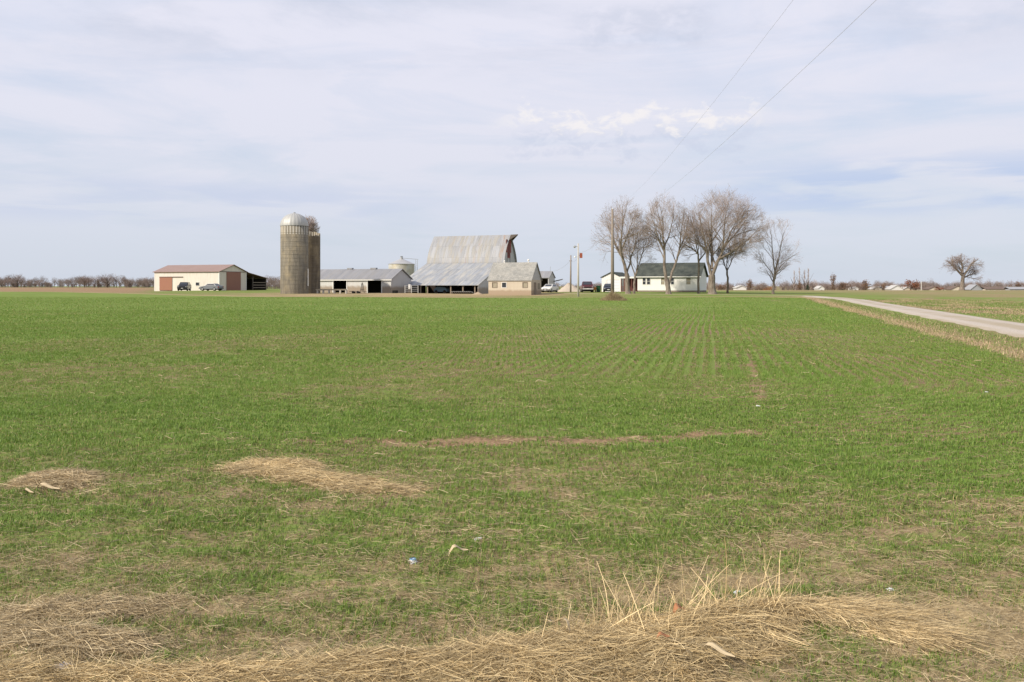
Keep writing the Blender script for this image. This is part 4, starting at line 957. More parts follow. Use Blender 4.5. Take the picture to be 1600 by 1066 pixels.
maple(1503, 453, 340, [([(1503,453,0),(1504,440,0),(1505,432,0)], .8, .6, 0), ([(1505,432,0),(1497,424,0),(1490,417,0),(1484,411,0)], .5, .15, .15), ([(1505,432,0),(1504,420,.5),(1502,408,1)], .5, .15, .15), ([(1505,432,0),(1512,422,0),(1518,412,1),(1524,408,1)], .48, .14, .15), ([(1505,434,0),(1515,430,2),(1526,426,3)], .35, .1, .2)],
      (1473,1537,398,451,8), 41, 'big spreading oak among the far houses at the right', twig_r=.022, up=.0, bark_=m_bark, twig=m_russet if False else m_twigfar, name='far_oak_tree', group=None, reach=1.05, kk=(8, 6, 5, 5))
maple(481, 452, 205, [([(481,452,0),(481,420,0),(481,395,0)], .45, .3, 0), ([(481,395,0),(476,370,0),(472,350,.5)], .2, .06, .2), ([(481,395,0),(487,372,0),(489,352,.5)], .2, .06, .2), ([(481,380,0),(482,355,-1)], .15, .05, .2)],
      (464,499,337,420,4), 45, 'bare tree whose top shows above the dark roofless silo', 4, .02, name='bare_tree', group=None, twig=m_twigpale)

# ------------------------------------------------------------------ far trees, woods and houses
def far_tree_mesh(kind, seed):
    """crown about 1 high and 1 wide, of many small tufts"""
    rs = np.random.default_rng(seed); rnd = random.Random(seed)
    tr = MB(); tr.tube([(0, 0, -.15), (.0, 0, .2), (.02, 0, .55)], [.035, .028, .012], 6, cap=False)
    pts = []
    n = {'bare': 520, 'leafy': 700, 'ever': 600, 'poplar': 260, 'shrub': 600}[kind]
    for i in range(9): a = rnd.uniform(0, 6.28); e = rnd.uniform(.15, .8); tr.tube([(0, 0, .12+.04*i), (.42*math.cos(a)*(1-e*.4), .42*math.sin(a)*(1-e*.4), .38+.06*i)], [.014, .004], 4, cap=False)
    lob = [(rnd.uniform(-.26, .26), rnd.uniform(-.26, .26), rnd.uniform(.38, .78), rnd.uniform(.16, .28)) for _ in range(9)]
    V = []; Fc = []
    for i in range(n):
        if kind == 'ever': z = rs.random()**.8*.95+.03; r = .36*(1-z)**.8*rs.random()**.5; a = rs.random()*6.28; c = np.array([r*math.cos(a), r*math.sin(a), z])
        elif kind == 'poplar': z = rs.random()*.9+.1; r = .09*(1-z*.6)*rs.random(); a = rs.random()*6.28; c = np.array([r*math.cos(a), r*math.sin(a), z])
        else:
            lx, ly, lz, lr = lob[rs.integers(9)]; 
            if kind == 'shrub': lz *= .85; lz -= .05
            d = rs.normal(size=3); d /= np.linalg.norm(d); c = np.array([lx, ly, lz])+d*lr*rs.random()**.4; c[2] = max(c[2], .05)
            if kind != 'bare' and rs.random() < .25: c[2] = rs.random()*.3
        if kind in ('bare', 'poplar'):
            d = rs.normal(size=3)*.6+np.array([c[0]*1.5, c[1]*1.5, .9]); d /= np.linalg.norm(d); w = np.cross(d, rs.normal(size=3)); w /= np.linalg.norm(w)
            L_ = .07+.1*rs.random(); b = len(V); V += [tuple(c-w*.006), tuple(c+w*.006), tuple(c+d*L_)]; Fc.append((b, b+1, b+2))
        else:
            u = rs.normal(size=3); u /= np.linalg.norm(u); w = np.cross(u, rs.normal(size=3)); w /= np.linalg.norm(w); s_ = .022+.03*rs.random(); b = len(V)
            V += [tuple(c-u*s_), tuple(c+w*s_), tuple(c+u*s_)]; Fc.append((b, b+1, b+2))
    return tr, (V, Fc)
PROTO = {}
def far_tree(kind, mat, px, Y, w_px, h_px, base_py, label, group):
    key = (kind, mat.name, int(px) % 3)
    X = XA(px, Y); z = float(terrain(np.array([X]), np.array([Y]))[0]); top = zat(base_py-h_px, Y); h = (top-z)*1.12; w = w_px*Y/F*1.3
    nm = {'bare': 'far_bare_tree', 'leafy': 'far_leafy_tree', 'ever': 'far_evergreen_tree', 'poplar': 'far_poplar_tree', 'shrub': 'far_shrub'}[kind]
    if key not in PROTO:
        tr, (V, Fc) = far_tree_mesh(kind, 100+len(PROTO)); b = empty(nm, (0, 0, 0), 0); tr.build('trunk', m_barkdark, b); mesh_obj('crown', V, Fc, mat, b); PROTO[key] = b; o = b
    else: o = copy_tree(PROTO[key])
    o.location = (X, Y, z-.1); o.scale = (w, w, h); o.rotation_euler = (0, 0, px*1.7); tag(o, label, 'tree' if kind != 'shrub' else 'shrub', group)
    return o
GR = 'trees among the far houses'
for a in [('shrub',m_brownleaf,1128,430,16,12,'brown shrub between the largest maple and the slender dark tree'),
          ('shrub',m_orangeleaf,1156,430,11,11,'small rust-orange shrub above the low white roof'),
          ('leafy',m_brownleaf,1172,435,13,17,'rounded dark brown tree right of the low white roof'),
          ('shrub',m_brownleaf,1189,440,15,9,'low brown shrub between the dark brown tree and an orange one'),
          ('shrub',m_orangeleaf,1202,430,18,9,'orange shrub directly behind the slim lone tree'),
          ('bare',m_twigfar,1223,440,18,14,'grey-brown bare tree just right of the slim lone tree'),
          ('leafy',m_brownleaf,1250,430,12,13,'brown bush at the foot of the pale poplars'),
          ('ever',m_evergreen,1262,430,12,8,'low dark evergreen right of the pale poplars'),
          ('bare',m_twigpale,1271,440,11,16,'thin bare tree between the evergreen and the small white gable'),
          ('leafy',m_brownleaf,1300,420,11,25,'tallest narrow brown-leaved tree on the right horizon'),
          ('shrub',m_brownleaf,1317,425,21,16,'wide dense brown shrub right of the narrow tall tree'),
          ('bare',m_twigfar,1331,430,14,15,'bare grey tree between two brown clumps'),
          ('leafy',m_brownleaf,1352,430,17,16,'brown round tree left of a small white roof'),
          ('bare',m_twigfar,1366,440,12,12,'small bare tree behind the cream roof'),
          ('leafy',m_brownleaf,1378,440,13,11,'brown bush behind the grey-roofed house'),
          ('bare',m_twigpale,1397,450,14,10,'pale thin tree over the bright white gable'),
          ('leafy',m_russet,1428,430,22,17,'large russet-leaved tree right of the bright white gable'),
          ('shrub',m_russet,1415,435,14,11,'russet bush touching the large russet tree'),
          ('bare',m_twigfar,1446,440,12,15,'first bare tree right of the large russet tree'),
          ('bare',m_twigfar,1456,440,12,16,'taller bare tree above the first cream gable'),
          ('shrub',m_russet,1468,430,15,10,'dark red shrub between two cream houses'),
          ('bare',m_twigfar,1480,440,14,10,'low bare tree behind the long cream house'),
          ('ever',m_evergreen,1492,440,12,8,'dark evergreen left of the big oak'),
          ('bare',m_twigfar,1534,450,20,14,'bare tree behind the white-trimmed gable'),
          ('bare',m_twigfar,1549,455,18,15,'wider bare tree behind the long brown-roofed house'),
          ('bare',m_twigfar,1562,455,14,12,'short bare tree over the right half of the brown roof'),
          ('bare',m_brownleaf,1577,450,12,14,'brown bare tree left of the grey house at the right edge'),
          ('leafy',m_brownleaf,1594,450,16,14,'dense brown tree at the right edge of the photo')]:
    kind, mat, px, Y, w, h, lab = a; far_tree(kind, mat, px, Y, w, h, 454, lab, GR)
for i, (px, h) in enumerate(((1241, 26), (1249, 30), (1257, 27), (1263, 29))):
    far_tree('poplar', m_twigpale, px, 430+i*4, 16, h, 454, ('leftmost', 'second', 'third', 'rightmost')[i]+' of the four thin pale poplars', 'row of thin pale poplars')
def woods(name, spans, label, kind='bare', dens=2.0):
    """a far wood read as one mass"""
    V = []; Fc = []; rs = random.Random(len(spans)+3)
    protos = [far_tree_mesh('bare', 300+i) for i in range(4)]+[far_tree_mesh('shrub', 310+i) for i in range(2)]
    for x0, x1, Y, hmin, hmax, bpy_ in spans:
        n = int((x1-x0)/5*dens)
        for i in range(n):
            px = rs.uniform(x0, x1); Yt = Y*rs.uniform(.97, 1.06); X = XA(px, Yt); z = float(terrain(np.array([X]), np.array([Yt]))[0])
            k = .5+.5*math.sin(px*.11)+.3*math.sin(px*.37+1); hp = hmin+(hmax-hmin)*min(1, max(0, k*.6+rs.random()*.4)); sh = rs.random() < .35
            if sh: hp *= .6
            h = zat(bpy_-hp, Yt)-z; w = h*rs.uniform(.8, 1.3); tr, (v, f) = protos[4+rs.randrange(2)] if sh else protos[rs.randrange(4)]; a = rs.uniform(0, 6.28); ca, sa = math.cos(a), math.sin(a)
            for VV, FF in ((v, f), (tr.V, tr.F)):
                b = len(V); V += [(X+(p[0]*ca-p[1]*sa)*w, Yt+(p[0]*sa+p[1]*ca)*w, z+p[2]*h) for p in VV]; Fc += [tuple(q+b for q in g_) for g_ in FF]
    o = mesh_obj(name, V, Fc, m_twigfar); tag(o, label, 'woodland', kind='stuff'); return o
woods('woodland', [(-140, 240, 560, 12, 19, 449.5), (200, 245, 600, 10, 13, 449)], 'grey bare woodland along the left horizon', dens=2.6)
woods('woodland', [(380, 442, 430, 14, 20, 449.5)], 'bare thicket behind the silos', dens=3)
woods('woodland', [(866, 945, 430, 5, 11, 451)], 'hazy low woods beyond the farmyard cars', dens=2.5)
woods('woodland', [(1105, 1640, 620, 7, 13, 451)], 'faint low woods behind the far houses', dens=2.6)
for px, w, h, lab in ((27, 24, 22, 'tallest bare tree at the far left of the woodland'), (132, 18, 20, 'round bare tree standing clear left of the twin dark trees'), (153, 24, 20, 'dark spreading bare tree, left of the twin'), (168, 22, 23, 'dark spreading bare tree, right and taller of the twin'), (182, 14, 18, 'small bare tree right of the twin dark trees')):
    far_tree('bare', m_twigfar, px, 540, w, h, 450, lab, 'distinct trees of the left woodland')

def far_house(px0, px1, Y, top, wallmat, roofmat, label, gable=False, eave=None, windows=2):
    X = XA((px0+px1)/2, Y); z = float(terrain(np.array([X]), np.array([Y]))[0]); W = (px1-px0)*Y/F; H_ = zat(top, Y)-z; b = empty('far_house', (X, Y, z), -R(5), label, 'house', 'far houses on the right horizon'); D = 8.0
    hw = zat(eave, Y)-z if eave else H_*.6
    if gable:
        m = MB(); m.prism([(-W/2, -1), (W/2, -1), (W/2, hw), (0, H_), (-W/2, hw)], 'y', 0, D); m.build('wall', wallmat, b); m = MB(); s = (H_-hw)/(W/2)
        m.prism([(-W/2-.3, hw-.3*s+.03), (0, H_+.03), (W/2+.3, hw-.3*s+.03), (W/2+.3, hw-.3*s+.25), (0, H_+.27), (-W/2-.3, hw-.3*s+.25)], 'y', -.3, D+.3); m.build('roof', roofmat, b)
    else:
        MB().box(-W/2, W/2, 0, D, -1, hw).build('wall', wallmat, b); gable_roof(-W/2, W/2, 0, D, hw+.02, H_, .35, .15).build('roof', roofmat, b)
    for k in range(windows):
        x = -W/2+(k+.5)*W/windows; m = MB(); m.box(x-.5, x+.5, -.06, .0, hw-1.5, hw-.5); w = m.build('window', m_trim, b); MB().box(x-.42, x+.42, -.09, -.062, hw-1.42, hw-.58).build('pane', m_glass, w)
m_fw = plain('far_white_siding', (.64,.63,.61), .6, .05); m_fc = plain('far_cream_siding', (.54,.48,.39), .6, .05); m_fg = plain('far_grey_roof', (.30,.31,.33), .8); m_fwr = plain('far_white_roof', (.46,.45,.43), .6, .05)
far_house(1151, 1166, 350, 447, m_fw, m_fwr, 'low white-roofed building beyond the drive behind the maples', True, 450, 0)
far_house(1279, 1288, 420, 447.5, m_fw, m_fwr, 'tiny white gable left of the narrow tall tree', True, 451, 1)
far_house(1333, 1341, 430, 449, m_fw, m_fwr, 'small white shed front left of the brown round tree', True, 451, 1)
far_house(1364, 1378, 440, 448.5, m_fc, m_fwr, 'small cream gable left of the grey-roofed house', True, 452, 1)
far_house(1380, 1392, 445, 447.5, m_fg, m_fg, 'grey-roofed low house left of the bright white gable', False, 450.5, 1)
far_house(1392, 1411, 430, 446.5, m_fw, m_fwr, 'bright white gable house, largest white front of the row', True, 452, 2)
far_house(1411.5, 1424, 432, 449, m_fc, m_fwr, 'small cream gable joined right of the bright white house', True, 452.5, 1)
far_house(1430, 1450, 445, 449, m_fc, m_shinglefar, 'low brown-roofed house under the large russet tree', False, 451.5, 2)
far_house(1451, 1468, 430, 448.5, m_fc, m_shinglefar, 'cream gable house left of the dark red shrub', True, 452.5, 1)
far_house(1470, 1486, 436, 448.5, m_fc, m_shinglefar, 'long cream house right of the dark red shrub', False, 451.5, 2)
far_house(1486.5, 1506, 430, 447.5, m_fc, m_shinglefar, 'cream gable house just left of the big oak', True, 452.5, 2)
far_house(1517, 1534, 430, 445.5, m_fg, m_fg, 'grey steep gable with white trim right of the big oak', True, 452.5, 2)
far_house(1541, 1576, 436, 448.5, m_fc, m_shinglefar, 'long brown-roofed ranch house right of the white-trimmed gable', False, 452, 4)
far_house(1579, 1612, 430, 449, m_fg, m_fg, 'grey low house cut by the right edge', False, 452, 3)
X = XA(1439.5, 425); MBp = empty('far_flagpole', (X, 425, -2.6), 0, 'thin pale pole between the russet tree and the bare trees', 'pole'); MB().tube([(0, 0, -.5), (0, 0, 6.4)], .12, 6).build('shaft', m_trim, MBp)

# ------------------------------------------------------------------ seedlings, straw and litter
def blades(X, Y, Z, h, w, lean, az, col, bent=True):
    """each blade: a two-segment tapering leaf, 5 vertices / 3 triangles (or one triangle)"""
    n = len(X); dx, dy = np.cos(az), np.sin(az); px, py = -dy, dx; B = np.stack([X, Y, Z-.005], 1); P = np.stack([px, py, np.zeros(n)], 1)*(w/2)[:, None]; D = np.stack([dx, dy, np.zeros(n)], 1)
    U = np.array([0, 0, 1.0])
    tip = B+D*(h*np.sin(lean))[:, None]+U*(h*np.cos(lean))[:, None]
    if not bent:
        V = np.stack([B-P, B+P, tip], 1).reshape(-1, 3); Fc = np.arange(3*n).reshape(n, 3); return V, Fc, np.repeat(col, 3, 0)
    mid = B+D*(h*.42*np.sin(lean*.5))[:, None]+U*(h*.58*np.cos(lean*.5))[:, None]
    V = np.stack([B-P*.7, B+P*.7, mid-P, mid+P, tip], 1).reshape(-1, 3); i = np.arange(n)*5
    Fc = np.concatenate([np.stack([i, i+1, i+3], 1), np.stack([i, i+3, i+2], 1), np.stack([i+2, i+3, i+4], 1)]); return V, Fc, np.repeat(col, 5, 0)
def sample(y0, y1, dens, k=.70, m=1.0):
    """random points of the wedge of ground in view (with a margin), uniform per square metre"""
    area = (y1-y0)*((y0+y1)*k+2*m); n = int(area*dens); W1 = y1*k+m
    X = rng.uniform(-W1, W1, n*2); Y = rng.uniform(y0, y1, n*2); ok = np.abs(X) < Y*k+m; return X[ok][:n], Y[ok][:n]
def wheat():
    VV, FF, CC = [], [], []; off = 0
    for y0, y1, dens, hs, ws, bent in ((2.6,6,10000,.038,.0030,True),(6,9,6500,.042,.0040,True),(9,13,3600,.044,.0055,True),(13,18,3500,.048,.0080,False),(18,26,1900,.050,.012,False),(26,40,760,.052,.020,False),(40,60,260,.055,.032,False),(60,115,50,.06,.05,False)):
        X, Y = sample(y0, y1, dens)
        # clump: pull most points onto tuft centres
        cs = .05 if y1 < 20 else .12; jx = (vnoise(np.floor(X/cs)*7.1, np.floor(Y/cs)*3.3, 90)-.5)*cs*.6; jy = (vnoise(np.floor(X/cs)*5.3, np.floor(Y/cs)*9.7, 91)-.5)*cs*.6
        kx = (np.floor(X/cs)+.5)*cs+jx; ky = (np.floor(Y/cs)+.5)*cs+jy; t = rng.uniform(.25, 1.0, len(X)); X = kx+(X-kx)*t; Y = ky+(Y-ky)*t
        g, d, s = zones(X, Y)
        inf = field_side(X, Y) > -.3
        patch = fbm(X*7, Y*9, 95, 3); tuft = vnoise(np.floor(X/cs)*1.37, np.floor(Y/cs)*2.11, 92)
        u = X*.976-Y*.2185+.6*fbm(X*.06, Y*.06, 99, 2)
        du = np.maximum(u-.4, 0); dv = np.maximum(16-Y, 0); hd = np.hypot(du, dv); head = sst(hd, .05, .4); hw_ = head*(.25+.55*sst(X, 1.5, 4))*(1-sst(Y, 30, 55))*sst(Y, 4, 7)
        rc = np.where(hd > 0, hd, u-.4); rowmask = (1-head)*(1-sst(np.abs(X/Y-.2), .04, .28)*.65)*.95+hw_*.8; rowk = 1-rowmask*sst(np.sin(rc*2*np.pi/.25), -.1, .8); row2 = 1.0
        clump = fbm(X*2.6, Y*4.2, 97, 3); p = (g*1.05+(patch-.5)*1.3*(1-.4*(g > .8))+(clump-.5)*1.1+.04)*rowk*row2*(.5+.8*tuft)
        keep = (rng.random(len(X)) < p) & inf; X, Y, g, patch, clump = X[keep], Y[keep], g[keep], patch[keep], clump[keep]; n = len(X); Z = ground_z(X, Y)
        h = hs*rng.uniform(.45, 1.25, n)*(.55+.6*g)*(.7+.6*patch)*(.5+1.0*clump); w = ws*rng.uniform(.7, 1.3, n); lean = rng.uniform(.15, 1.42, n); az = rng.uniform(0, 2*np.pi, n)
        a = rng.random(n)[:, None]; c = np.array([.110,.190,.030])*(1-a)+np.array([.245,.345,.070])*a
        yl = (rng.random(n) < .05+.25*(1-np.clip(g, 0, 1)))[:, None]; c = np.where(yl, np.array([.42,.34,.15]), c); lush = np.clip(g-.85, 0, .3)[:, None]*2; c = c*(1-lush*.25)+np.array([.15,.30,.040])*lush*.25
        V, Fc, C = blades(X, Y, Z, h, w, lean, az, c, bent); VV.append(V); FF.append(Fc+off); CC.append(C); off += len(V)
    # the grassy verges of the drive
    for s0, s1, dens, hh in ((-6.5, -1.75, 170, .09), (1.75, 16, 70, .09)):
        n = int((s1-s0)*95*dens); s = rng.uniform(s0, s1, n); t = rng.uniform(-12, 83, n); X = 17.5+.961*s+.276*t; Y = 27.1-.276*s+.961*t
        ok = (field_side(X, Y) < .3) & (np.abs(X) < Y*.75+2) & (Y > 3); X, Y, s = X[ok], Y[ok], s[ok]; n = len(X); g, d, so_ = zones(X, Y)
        isg = rng.random(n) < g*1.1; c = np.where(isg[:, None], np.array([.19,.25,.065])*rng.uniform(.75, 1.3, (n, 1)), np.array([.52,.40,.25])*rng.uniform(.65, 1.2, (n, 1)))
        V, Fc, C = blades(X, Y, ground_z(X, Y), hh*rng.uniform(.4, 1.3, n), .012+Y*.0005, rng.uniform(.1, 1.3, n), rng.uniform(0, 6.28, n), c, False); VV.append(V); FF.append(Fc+off); CC.append(C); off += len(V)
    o = fast_mesh('wheat_seedlings', np.concatenate(VV), np.concatenate(FF), m_blade, np.concatenate(CC)); tag(o, 'short green wheat seedlings covering the field', 'grass', kind='stuff')
wheat()
def strands(P, D, L_, w, col, sag=.0, nseg=3, curl=.25):
    """ribbon strands: P start (n,3), D unit direction (n,3)"""
    n = len(P); D = D/np.linalg.norm(D, axis=1)[:, None]; r = rng.normal(size=(n, 3)); S = np.cross(D, r); S /= np.linalg.norm(S, axis=1)[:, None]; C_ = np.cross(D, S)
    S = S*.6+np.cross(D, np.array([0, 0, 1.0])[None])*.6; S /= np.maximum(np.linalg.norm(S, axis=1)[:, None], 1e-3); k = rng.normal(size=(n, 1))*curl; V = []
    for j in range(nseg+1):
        t = j/nseg; c = P+D*(L_*t)[:, None]+C_*k*(L_*t*t)[:, None]; c[:, 2] -= sag*L_*t*t; ww = w*(1-.45*t)/2; V += [c-S*ww[:, None], c+S*ww[:, None]]
    V = np.stack(V, 1).reshape(-1, 3); m = 2*(nseg+1); i = np.arange(n)*m; Fc = np.concatenate([np.stack([i+2*j, i+2*j+1, i+2*j+3, i+2*j+2], 1) for j in range(nseg)]); return V, Fc, np.repeat(col, m, 0)
def straw_col(n, tone=1.0, grey=0.0):
    a = rng.random((n, 1)); c = np.array([.36,.26,.125])*(1-a)+np.array([.70,.56,.32])*a; dk = rng.random((n, 1)) < .22; c = np.where(dk, c*.5, c); gc = c.mean(1)[:, None]*np.array([1.02, .98, .92]); return (c*(1-grey)+gc*grey)*tone
def loose_straw():
    VV, FF, CC = [], [], []; off = 0
    for y0, y1, dens, l, w in ((2.6,5.5,4200,.065,.0022),(5.5,9,1300,.075,.0034),(9,16,260,.085,.006),(16,30,22,.11,.013)):
        X, Y = sample(y0, y1, dens); g, d, s = zones(X, Y); pt = fbm(X*2.5, Y*4, 120, 4)
        p = np.clip((d*.85+.13-.07*sst(Y, 7, 9)+s*.5)*(.45+1.3*sst(pt, .3, .65)), 0, 1); keep = (rng.random(len(X)) < p) & (field_side(X, Y) > -1); X, Y = X[keep], Y[keep]; n = len(X)
        az = rng.normal(0, .9, n)+(rng.random(n) < .5)*np.pi; el = rng.normal(.06, .16, n); D = np.stack([np.cos(az)*np.cos(el), np.sin(az)*np.cos(el), np.sin(el)], 1); P = np.stack([X, Y, ground_z(X, Y)+rng.uniform(.003, .022, n)], 1)
        V, Fc, C = strands(P, D, l*rng.uniform(.3, 1.5, n), w*rng.uniform(.6, 1.4, n), straw_col(n, .78, .15), .08, 2, .3); VV.append(V); FF.append(Fc+off); CC.append(C); off += len(V)
    o = fast_mesh('loose_straw', np.concatenate(VV), np.concatenate(FF), m_straw, np.concatenate(CC), 4); tag(o, 'loose bits of dry straw scattered over the soil', 'straw', kind='stuff')
loose_straw()
def heap(key, name, label, n_tot, az0, spread, tone=1.0, grey=0.0, length=.20, w=.0032, azf=None, stalks=None, lift=1.0):
    ells = HEAPS[key]; area = np.array([e[2]*e[3] for e in ells]); cnt = (area/area.sum()*n_tot).astype(int); Pn, Az = [], []
    for (cx, cy, rx, ry, a, hh), k in zip(ells, cnt):
        r = np.sqrt(rng.random(k))*(1.02+.14*rng.normal(size=k)); t = rng.uniform(0, 2*np.pi, k); rag = .72+.62*vnoise(t*2.2+cx*9, np.full(k, cy*7), 140); far_ = np.where(rng.random(k) < .10, rng.uniform(1.0, 1.7, k), 1); u, v = r*rx*np.cos(t)*rag*far_, r*ry*np.sin(t)*rag*far_; X = cx+u*math.cos(a)-v*math.sin(a); Y = cy+u*math.sin(a)+v*math.cos(a)
        Z = ground_z(X, Y)+rng.random(k)**1.5*hh*.4*np.clip(1.2-r, 0, 1)+.004; Pn.append(np.stack([X, Y, Z], 1)); base = az0 if azf is None else azf(X, Y); Az.append(base+rng.normal(0, spread, k)+(rng.random(k) < .4)*np.pi*(azf is None))
    P = np.concatenate(Pn); az = np.concatenate(Az); n = len(P); el = rng.normal(.05, .10, n)*lift; L_ = length*rng.uniform(.4, 1.5, n); D = np.stack([np.cos(az)*np.cos(el), np.sin(az)*np.cos(el), np.sin(el)], 1)
    P -= D*(L_*.5)[:, None]; gzv = ground_z(P[:, 0], P[:, 1]); P[:, 2] = np.maximum(P[:, 2], gzv+.003)
    col = straw_col(n, tone, grey)*(0.6+.8*fbm(P[:, 0]*7, P[:, 1]*9, 130, 3))[:, None]
    V, Fc, C = strands(P, D, L_, w*np.where(rng.random(n) < .07, rng.uniform(1.4, 2.1, n), rng.uniform(.5, 1.3, n)), col, .12, 4, .38)
    gv = ground_z(V[:, 0], V[:, 1]); e = V[:, 2]-gv; cap = rng.choice([.03, .045, .06, .10], n).repeat(10); V[:, 2] = gv+np.where(e > 0, cap*np.tanh(e/cap), .002)
    if stalks is not None:
        (X, Y, hgt, tiltx) = stalks; m = len(X); el2 = rng.uniform(.35, 1.4, m); az2 = rng.normal(tiltx, .9, m); D2 = np.stack([np.cos(az2)*np.cos(el2), np.sin(az2)*np.cos(el2), np.sin(el2)], 1); P2 = np.stack([X, Y, ground_z(X, Y)], 1)
        V2, F2, C2 = strands(P2, D2, hgt, np.full(m, .0032)*rng.uniform(.6, 1.3, m), straw_col(m, 1.25), .10, 4, .12); V, Fc, C = np.concatenate([V, V2]), np.concatenate([Fc, F2+len(V)]), np.concatenate([C, C2])
    o = fast_mesh(name, V, Fc, m_straw, C, 4); tag(o, label, 'straw heap', 'heaps of dry straw at the field edge'); return o
heap('round', 'straw_heap', 'small round straw heap with a pale husk, left side', 5200, .1, .8, 1.05, .15, .15, .0034)
heap('long', 'straw_heap', 'long flattened straw heap left of centre, tapering to the right', 11500, -.25, .55, 1.12, .05, .17, .0034)
ns = 480; cc = rng.choice([.42, .55, .60, .70, .82, .95, 1.02, 1.18, 1.25], 300); sx = np.concatenate([cc+rng.normal(0, .08, 300), rng.uniform(-.4, 1.4, 180)]); sy = 4.12+.33*(sx-.3)+rng.normal(0, .10, ns)
heap('bank', 'straw_heap', 'big golden straw bank with upright stalks along the bottom edge', 31000, .15, .75, 1.06, 0, .19, .0030, stalks=(sx, sy, (.07+.31*rng.random(ns)**1.9)*(.55+.45*(sx > .2)), .9), lift=1.1)
heap('fan', 'straw_heap', 'fan-shaped combed straw heap at the lower right', 7500, -.4, .16, 1.08, .05, .22, .0030, azf=lambda X, Y: np.clip(np.arctan2(Y-4.62, X-1.42), -1.1, .15))
heap('mat', 'straw_heap', 'matted grey-brown straw in the lower left corner', 11000, -.2, .9, 1.0, .15, .17, .0028)

# litter
m_paper = plain('white_plastic', (.66,.67,.69), .5, .12, 40); m_bluecap = plain('blue_plastic', (.15,.3,.45), .4); m_husk = plain('corn_husk', (.50,.40,.25), .7, .12, 30); m_leaf = plain('orange_leaf', (.34,.15,.07), .7, .15, 30); m_stone = plain('pale_stone', (.45,.43,.45), .8, .15, 20)
def crumple(name, px, py, s, mat, label, cat, squash=.5, seed=1):
    import bmesh
    X, Y = G(px, py); Z = gz(X, Y); bm = bmesh.new(); bmesh.ops.create_icosphere(bm, subdivisions=3, radius=s); rs = random.Random(seed)
    off = [rs.uniform(0, 9) for _ in range(3)]
    for v in bm.verts:
        q = v.co/s; k = 1+.28*math.sin(q.x*5+off[0])*math.sin(q.y*6+off[1])+.22*math.sin(q.z*9+q.x*7+off[2])+rs.uniform(-.07, .07); v.co = Vector((v.co.x*k*1.35, v.co.y*k*.9, v.co.z*k*squash))
    me = bpy.data.meshes.new(name); bm.to_mesh(me); bm.free(); me.materials.append(mat); o = bpy.data.objects.new(name, me); COL.objects.link(o); o.location = (X, Y, Z+s*squash*.45); o.rotation_euler = (0, 0, seed*1.3); tag(o, label, cat); return o
o = crumple('crumpled_cup', 645, 880, .021, m_paper, 'white crumpled plastic cup with a blue rim in the middle foreground', 'litter', .75, 2); MB().lathe([(.016, .014), (.021, .017), (.017, .021)], 16).build('rim', m_bluecap, o)
crumple('plastic_scrap', 747, 845, .020, m_paper, 'small white scrap just above the pale corn husk', 'litter', .4, 3)
crumple('plastic_bag', 517, 1032, .018, m_paper, 'white scrap on the edge of the straw bank, bottom left of centre', 'litter', .5, 4)
crumple('pale_stone', 99, 1050, .030, m_stone, 'pale lilac-grey stone at the bottom left', 'stone', .5, 5)
crumple('crumpled_paper', 1102, 962, .020, m_paper, 'white crumpled paper among the straw stalks', 'litter', .7, 6)
crumple('plastic_scrap', 1392, 928, .014, m_paper, 'white scrap in green grass above the combed straw fan', 'litter', .45, 7)
crumple('plastic_scrap', 1152, 922, .017, m_paper, 'faint white scrap just behind the tallest stalks', 'litter', .5, 8)
crumple('plastic_scrap', 1184, 633, .022, m_paper, 'white speck at the end of the bare red soil strip', 'litter', .5, 9)
crumple('plastic_scrap', 1541, 613, .028, m_paper, 'white speck far right in the lush green band', 'litter', .5, 10)
def leafy(name, px, py, l, w, az, mat, label, cat, up=.03, n=8, curl=.4):
    X, Y = G(px, py); Z = gz(X, Y)+.02+float(heap_h(np.array([X]), np.array([Y]))[0])*.15; V = []; Fc = []
    for i in range(n+1):
        t = i/n; ww = w*math.sin(math.pi*(t*.92+.04))**.7; x = (t-.5)*l; z = up*math.sin(math.pi*t)+up*.4*math.sin(7*t)
        for s in (-1, -.4, .4, 1): V.append((x, s*ww+.1*w*math.sin(5*t), z+curl*ww*abs(s)**2)); 
        for s in (1, .4, -.4, -1): V.append((x, s*ww+.1*w*math.sin(5*t), z+curl*ww*abs(s)**2-.0015))
    for i in range(n):
        for k in range(8): Fc.append((i*8+k, i*8+(k+1) % 8, (i+1)*8+(k+1) % 8, (i+1)*8+k))
    Fc += [tuple(range(8)), tuple(range(n*8, n*8+8))[::-1]]
    o = mesh_obj(name, V, Fc, mat, None, True, (X, Y, Z)); o.rotation_euler = (R(15), R(-6), az); tag(o, label, cat)
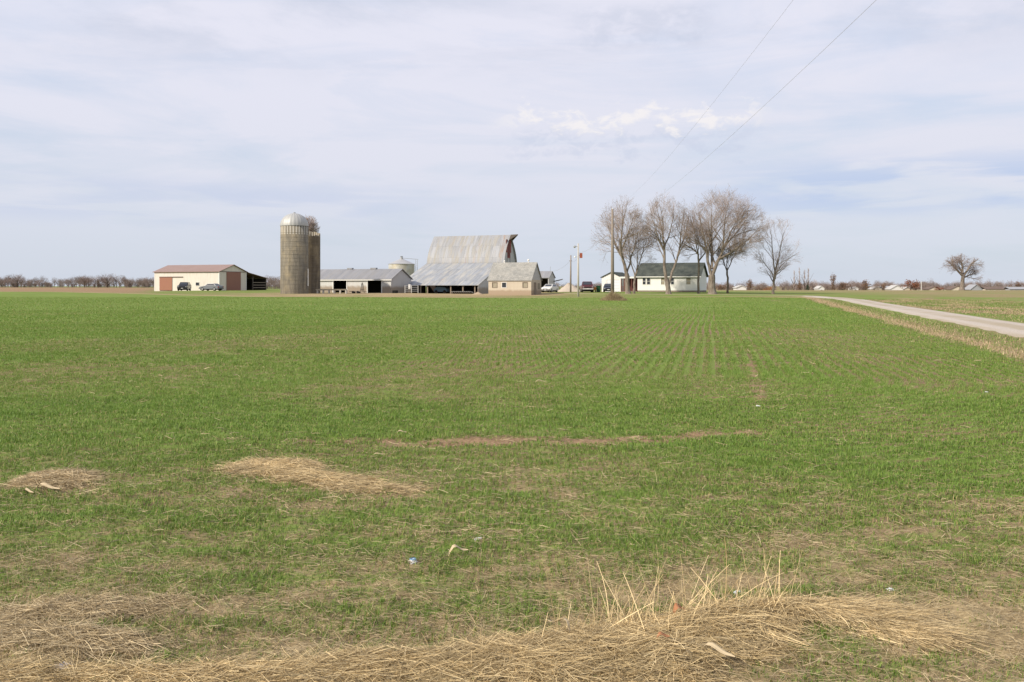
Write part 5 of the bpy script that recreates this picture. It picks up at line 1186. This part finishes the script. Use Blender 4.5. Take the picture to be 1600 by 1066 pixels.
leafy('corn_husk', 716, 868, .13, .016, .4, m_husk, 'pale corn husk standing right of the crumpled cup', 'corn husk', .05)
leafy('corn_husk', 75, 772, .26, .017, -.35, m_husk, 'large pale husk lying on the small round straw heap', 'corn husk', .05)
leafy('corn_husk', 45, 776, .16, .010, -.6, m_husk, 'narrow husk sticking out at the left of the round straw heap', 'corn husk', .03)
leafy('corn_husk', 1122, 1046, .17, .013, -.75, m_husk, 'long twisted husk near the bottom edge right of the straw bank', 'corn husk', .04)
leafy('dead_leaf', 1062, 982, .07, .022, .3, m_leaf, 'orange-brown dead leaf on the straw bank', 'leaf', .03)
leafy('dead_leaf', 1036, 1030, .06, .012, .1, m_leaf, 'smaller orange leaf low on the straw bank', 'leaf', .02)
leafy('corn_husk', 628, 677, .12, .012, 0, m_husk, 'pale husk beside the long bare soil strip', 'corn husk', .03)
leafy('corn_husk', 845, 601, .20, .012, 0, m_husk, 'distant pale husk in the middle of the green field', 'corn husk', .04)
leafy('corn_husk', 592, 712, .13, .008, 0, m_husk, 'thin husk just right of the long straw heap', 'corn husk', .02)
leafy('corn_husk', 870, 1062-60, .2, .010, 2.2, m_husk, 'thin bent husk in the middle of the straw bank', 'corn husk', .06)
def pole_weeds():
    n = 4200; a = rng.uniform(0, 6.28, n); r = np.sqrt(rng.random(n))*1.5; X = XA(957, 99)+r*np.cos(a); Y = 98.0+r*np.sin(a)*.95
    el = rng.uniform(.5, 1.5, n); az = rng.uniform(0, 6.28, n); D = np.stack([np.cos(az)*np.cos(el), np.sin(az)*np.cos(el), np.sin(el)], 1); z0 = terrain(X, Y)+.55*np.clip(1-r/1.3, 0, 1)**1.2
    V, Fc, C = strands(np.stack([X, Y, z0], 1), D, rng.uniform(.1, .85, n)*(1.25-r*.6), np.full(n, .022), straw_col(n, .7, .1), .15, 3, .3)
    o = fast_mesh('dead_weeds', V, Fc, m_straw, C, 4); tag(o, 'brown dead weeds growing round the foot of the tall field pole', 'weeds')
pole_weeds()
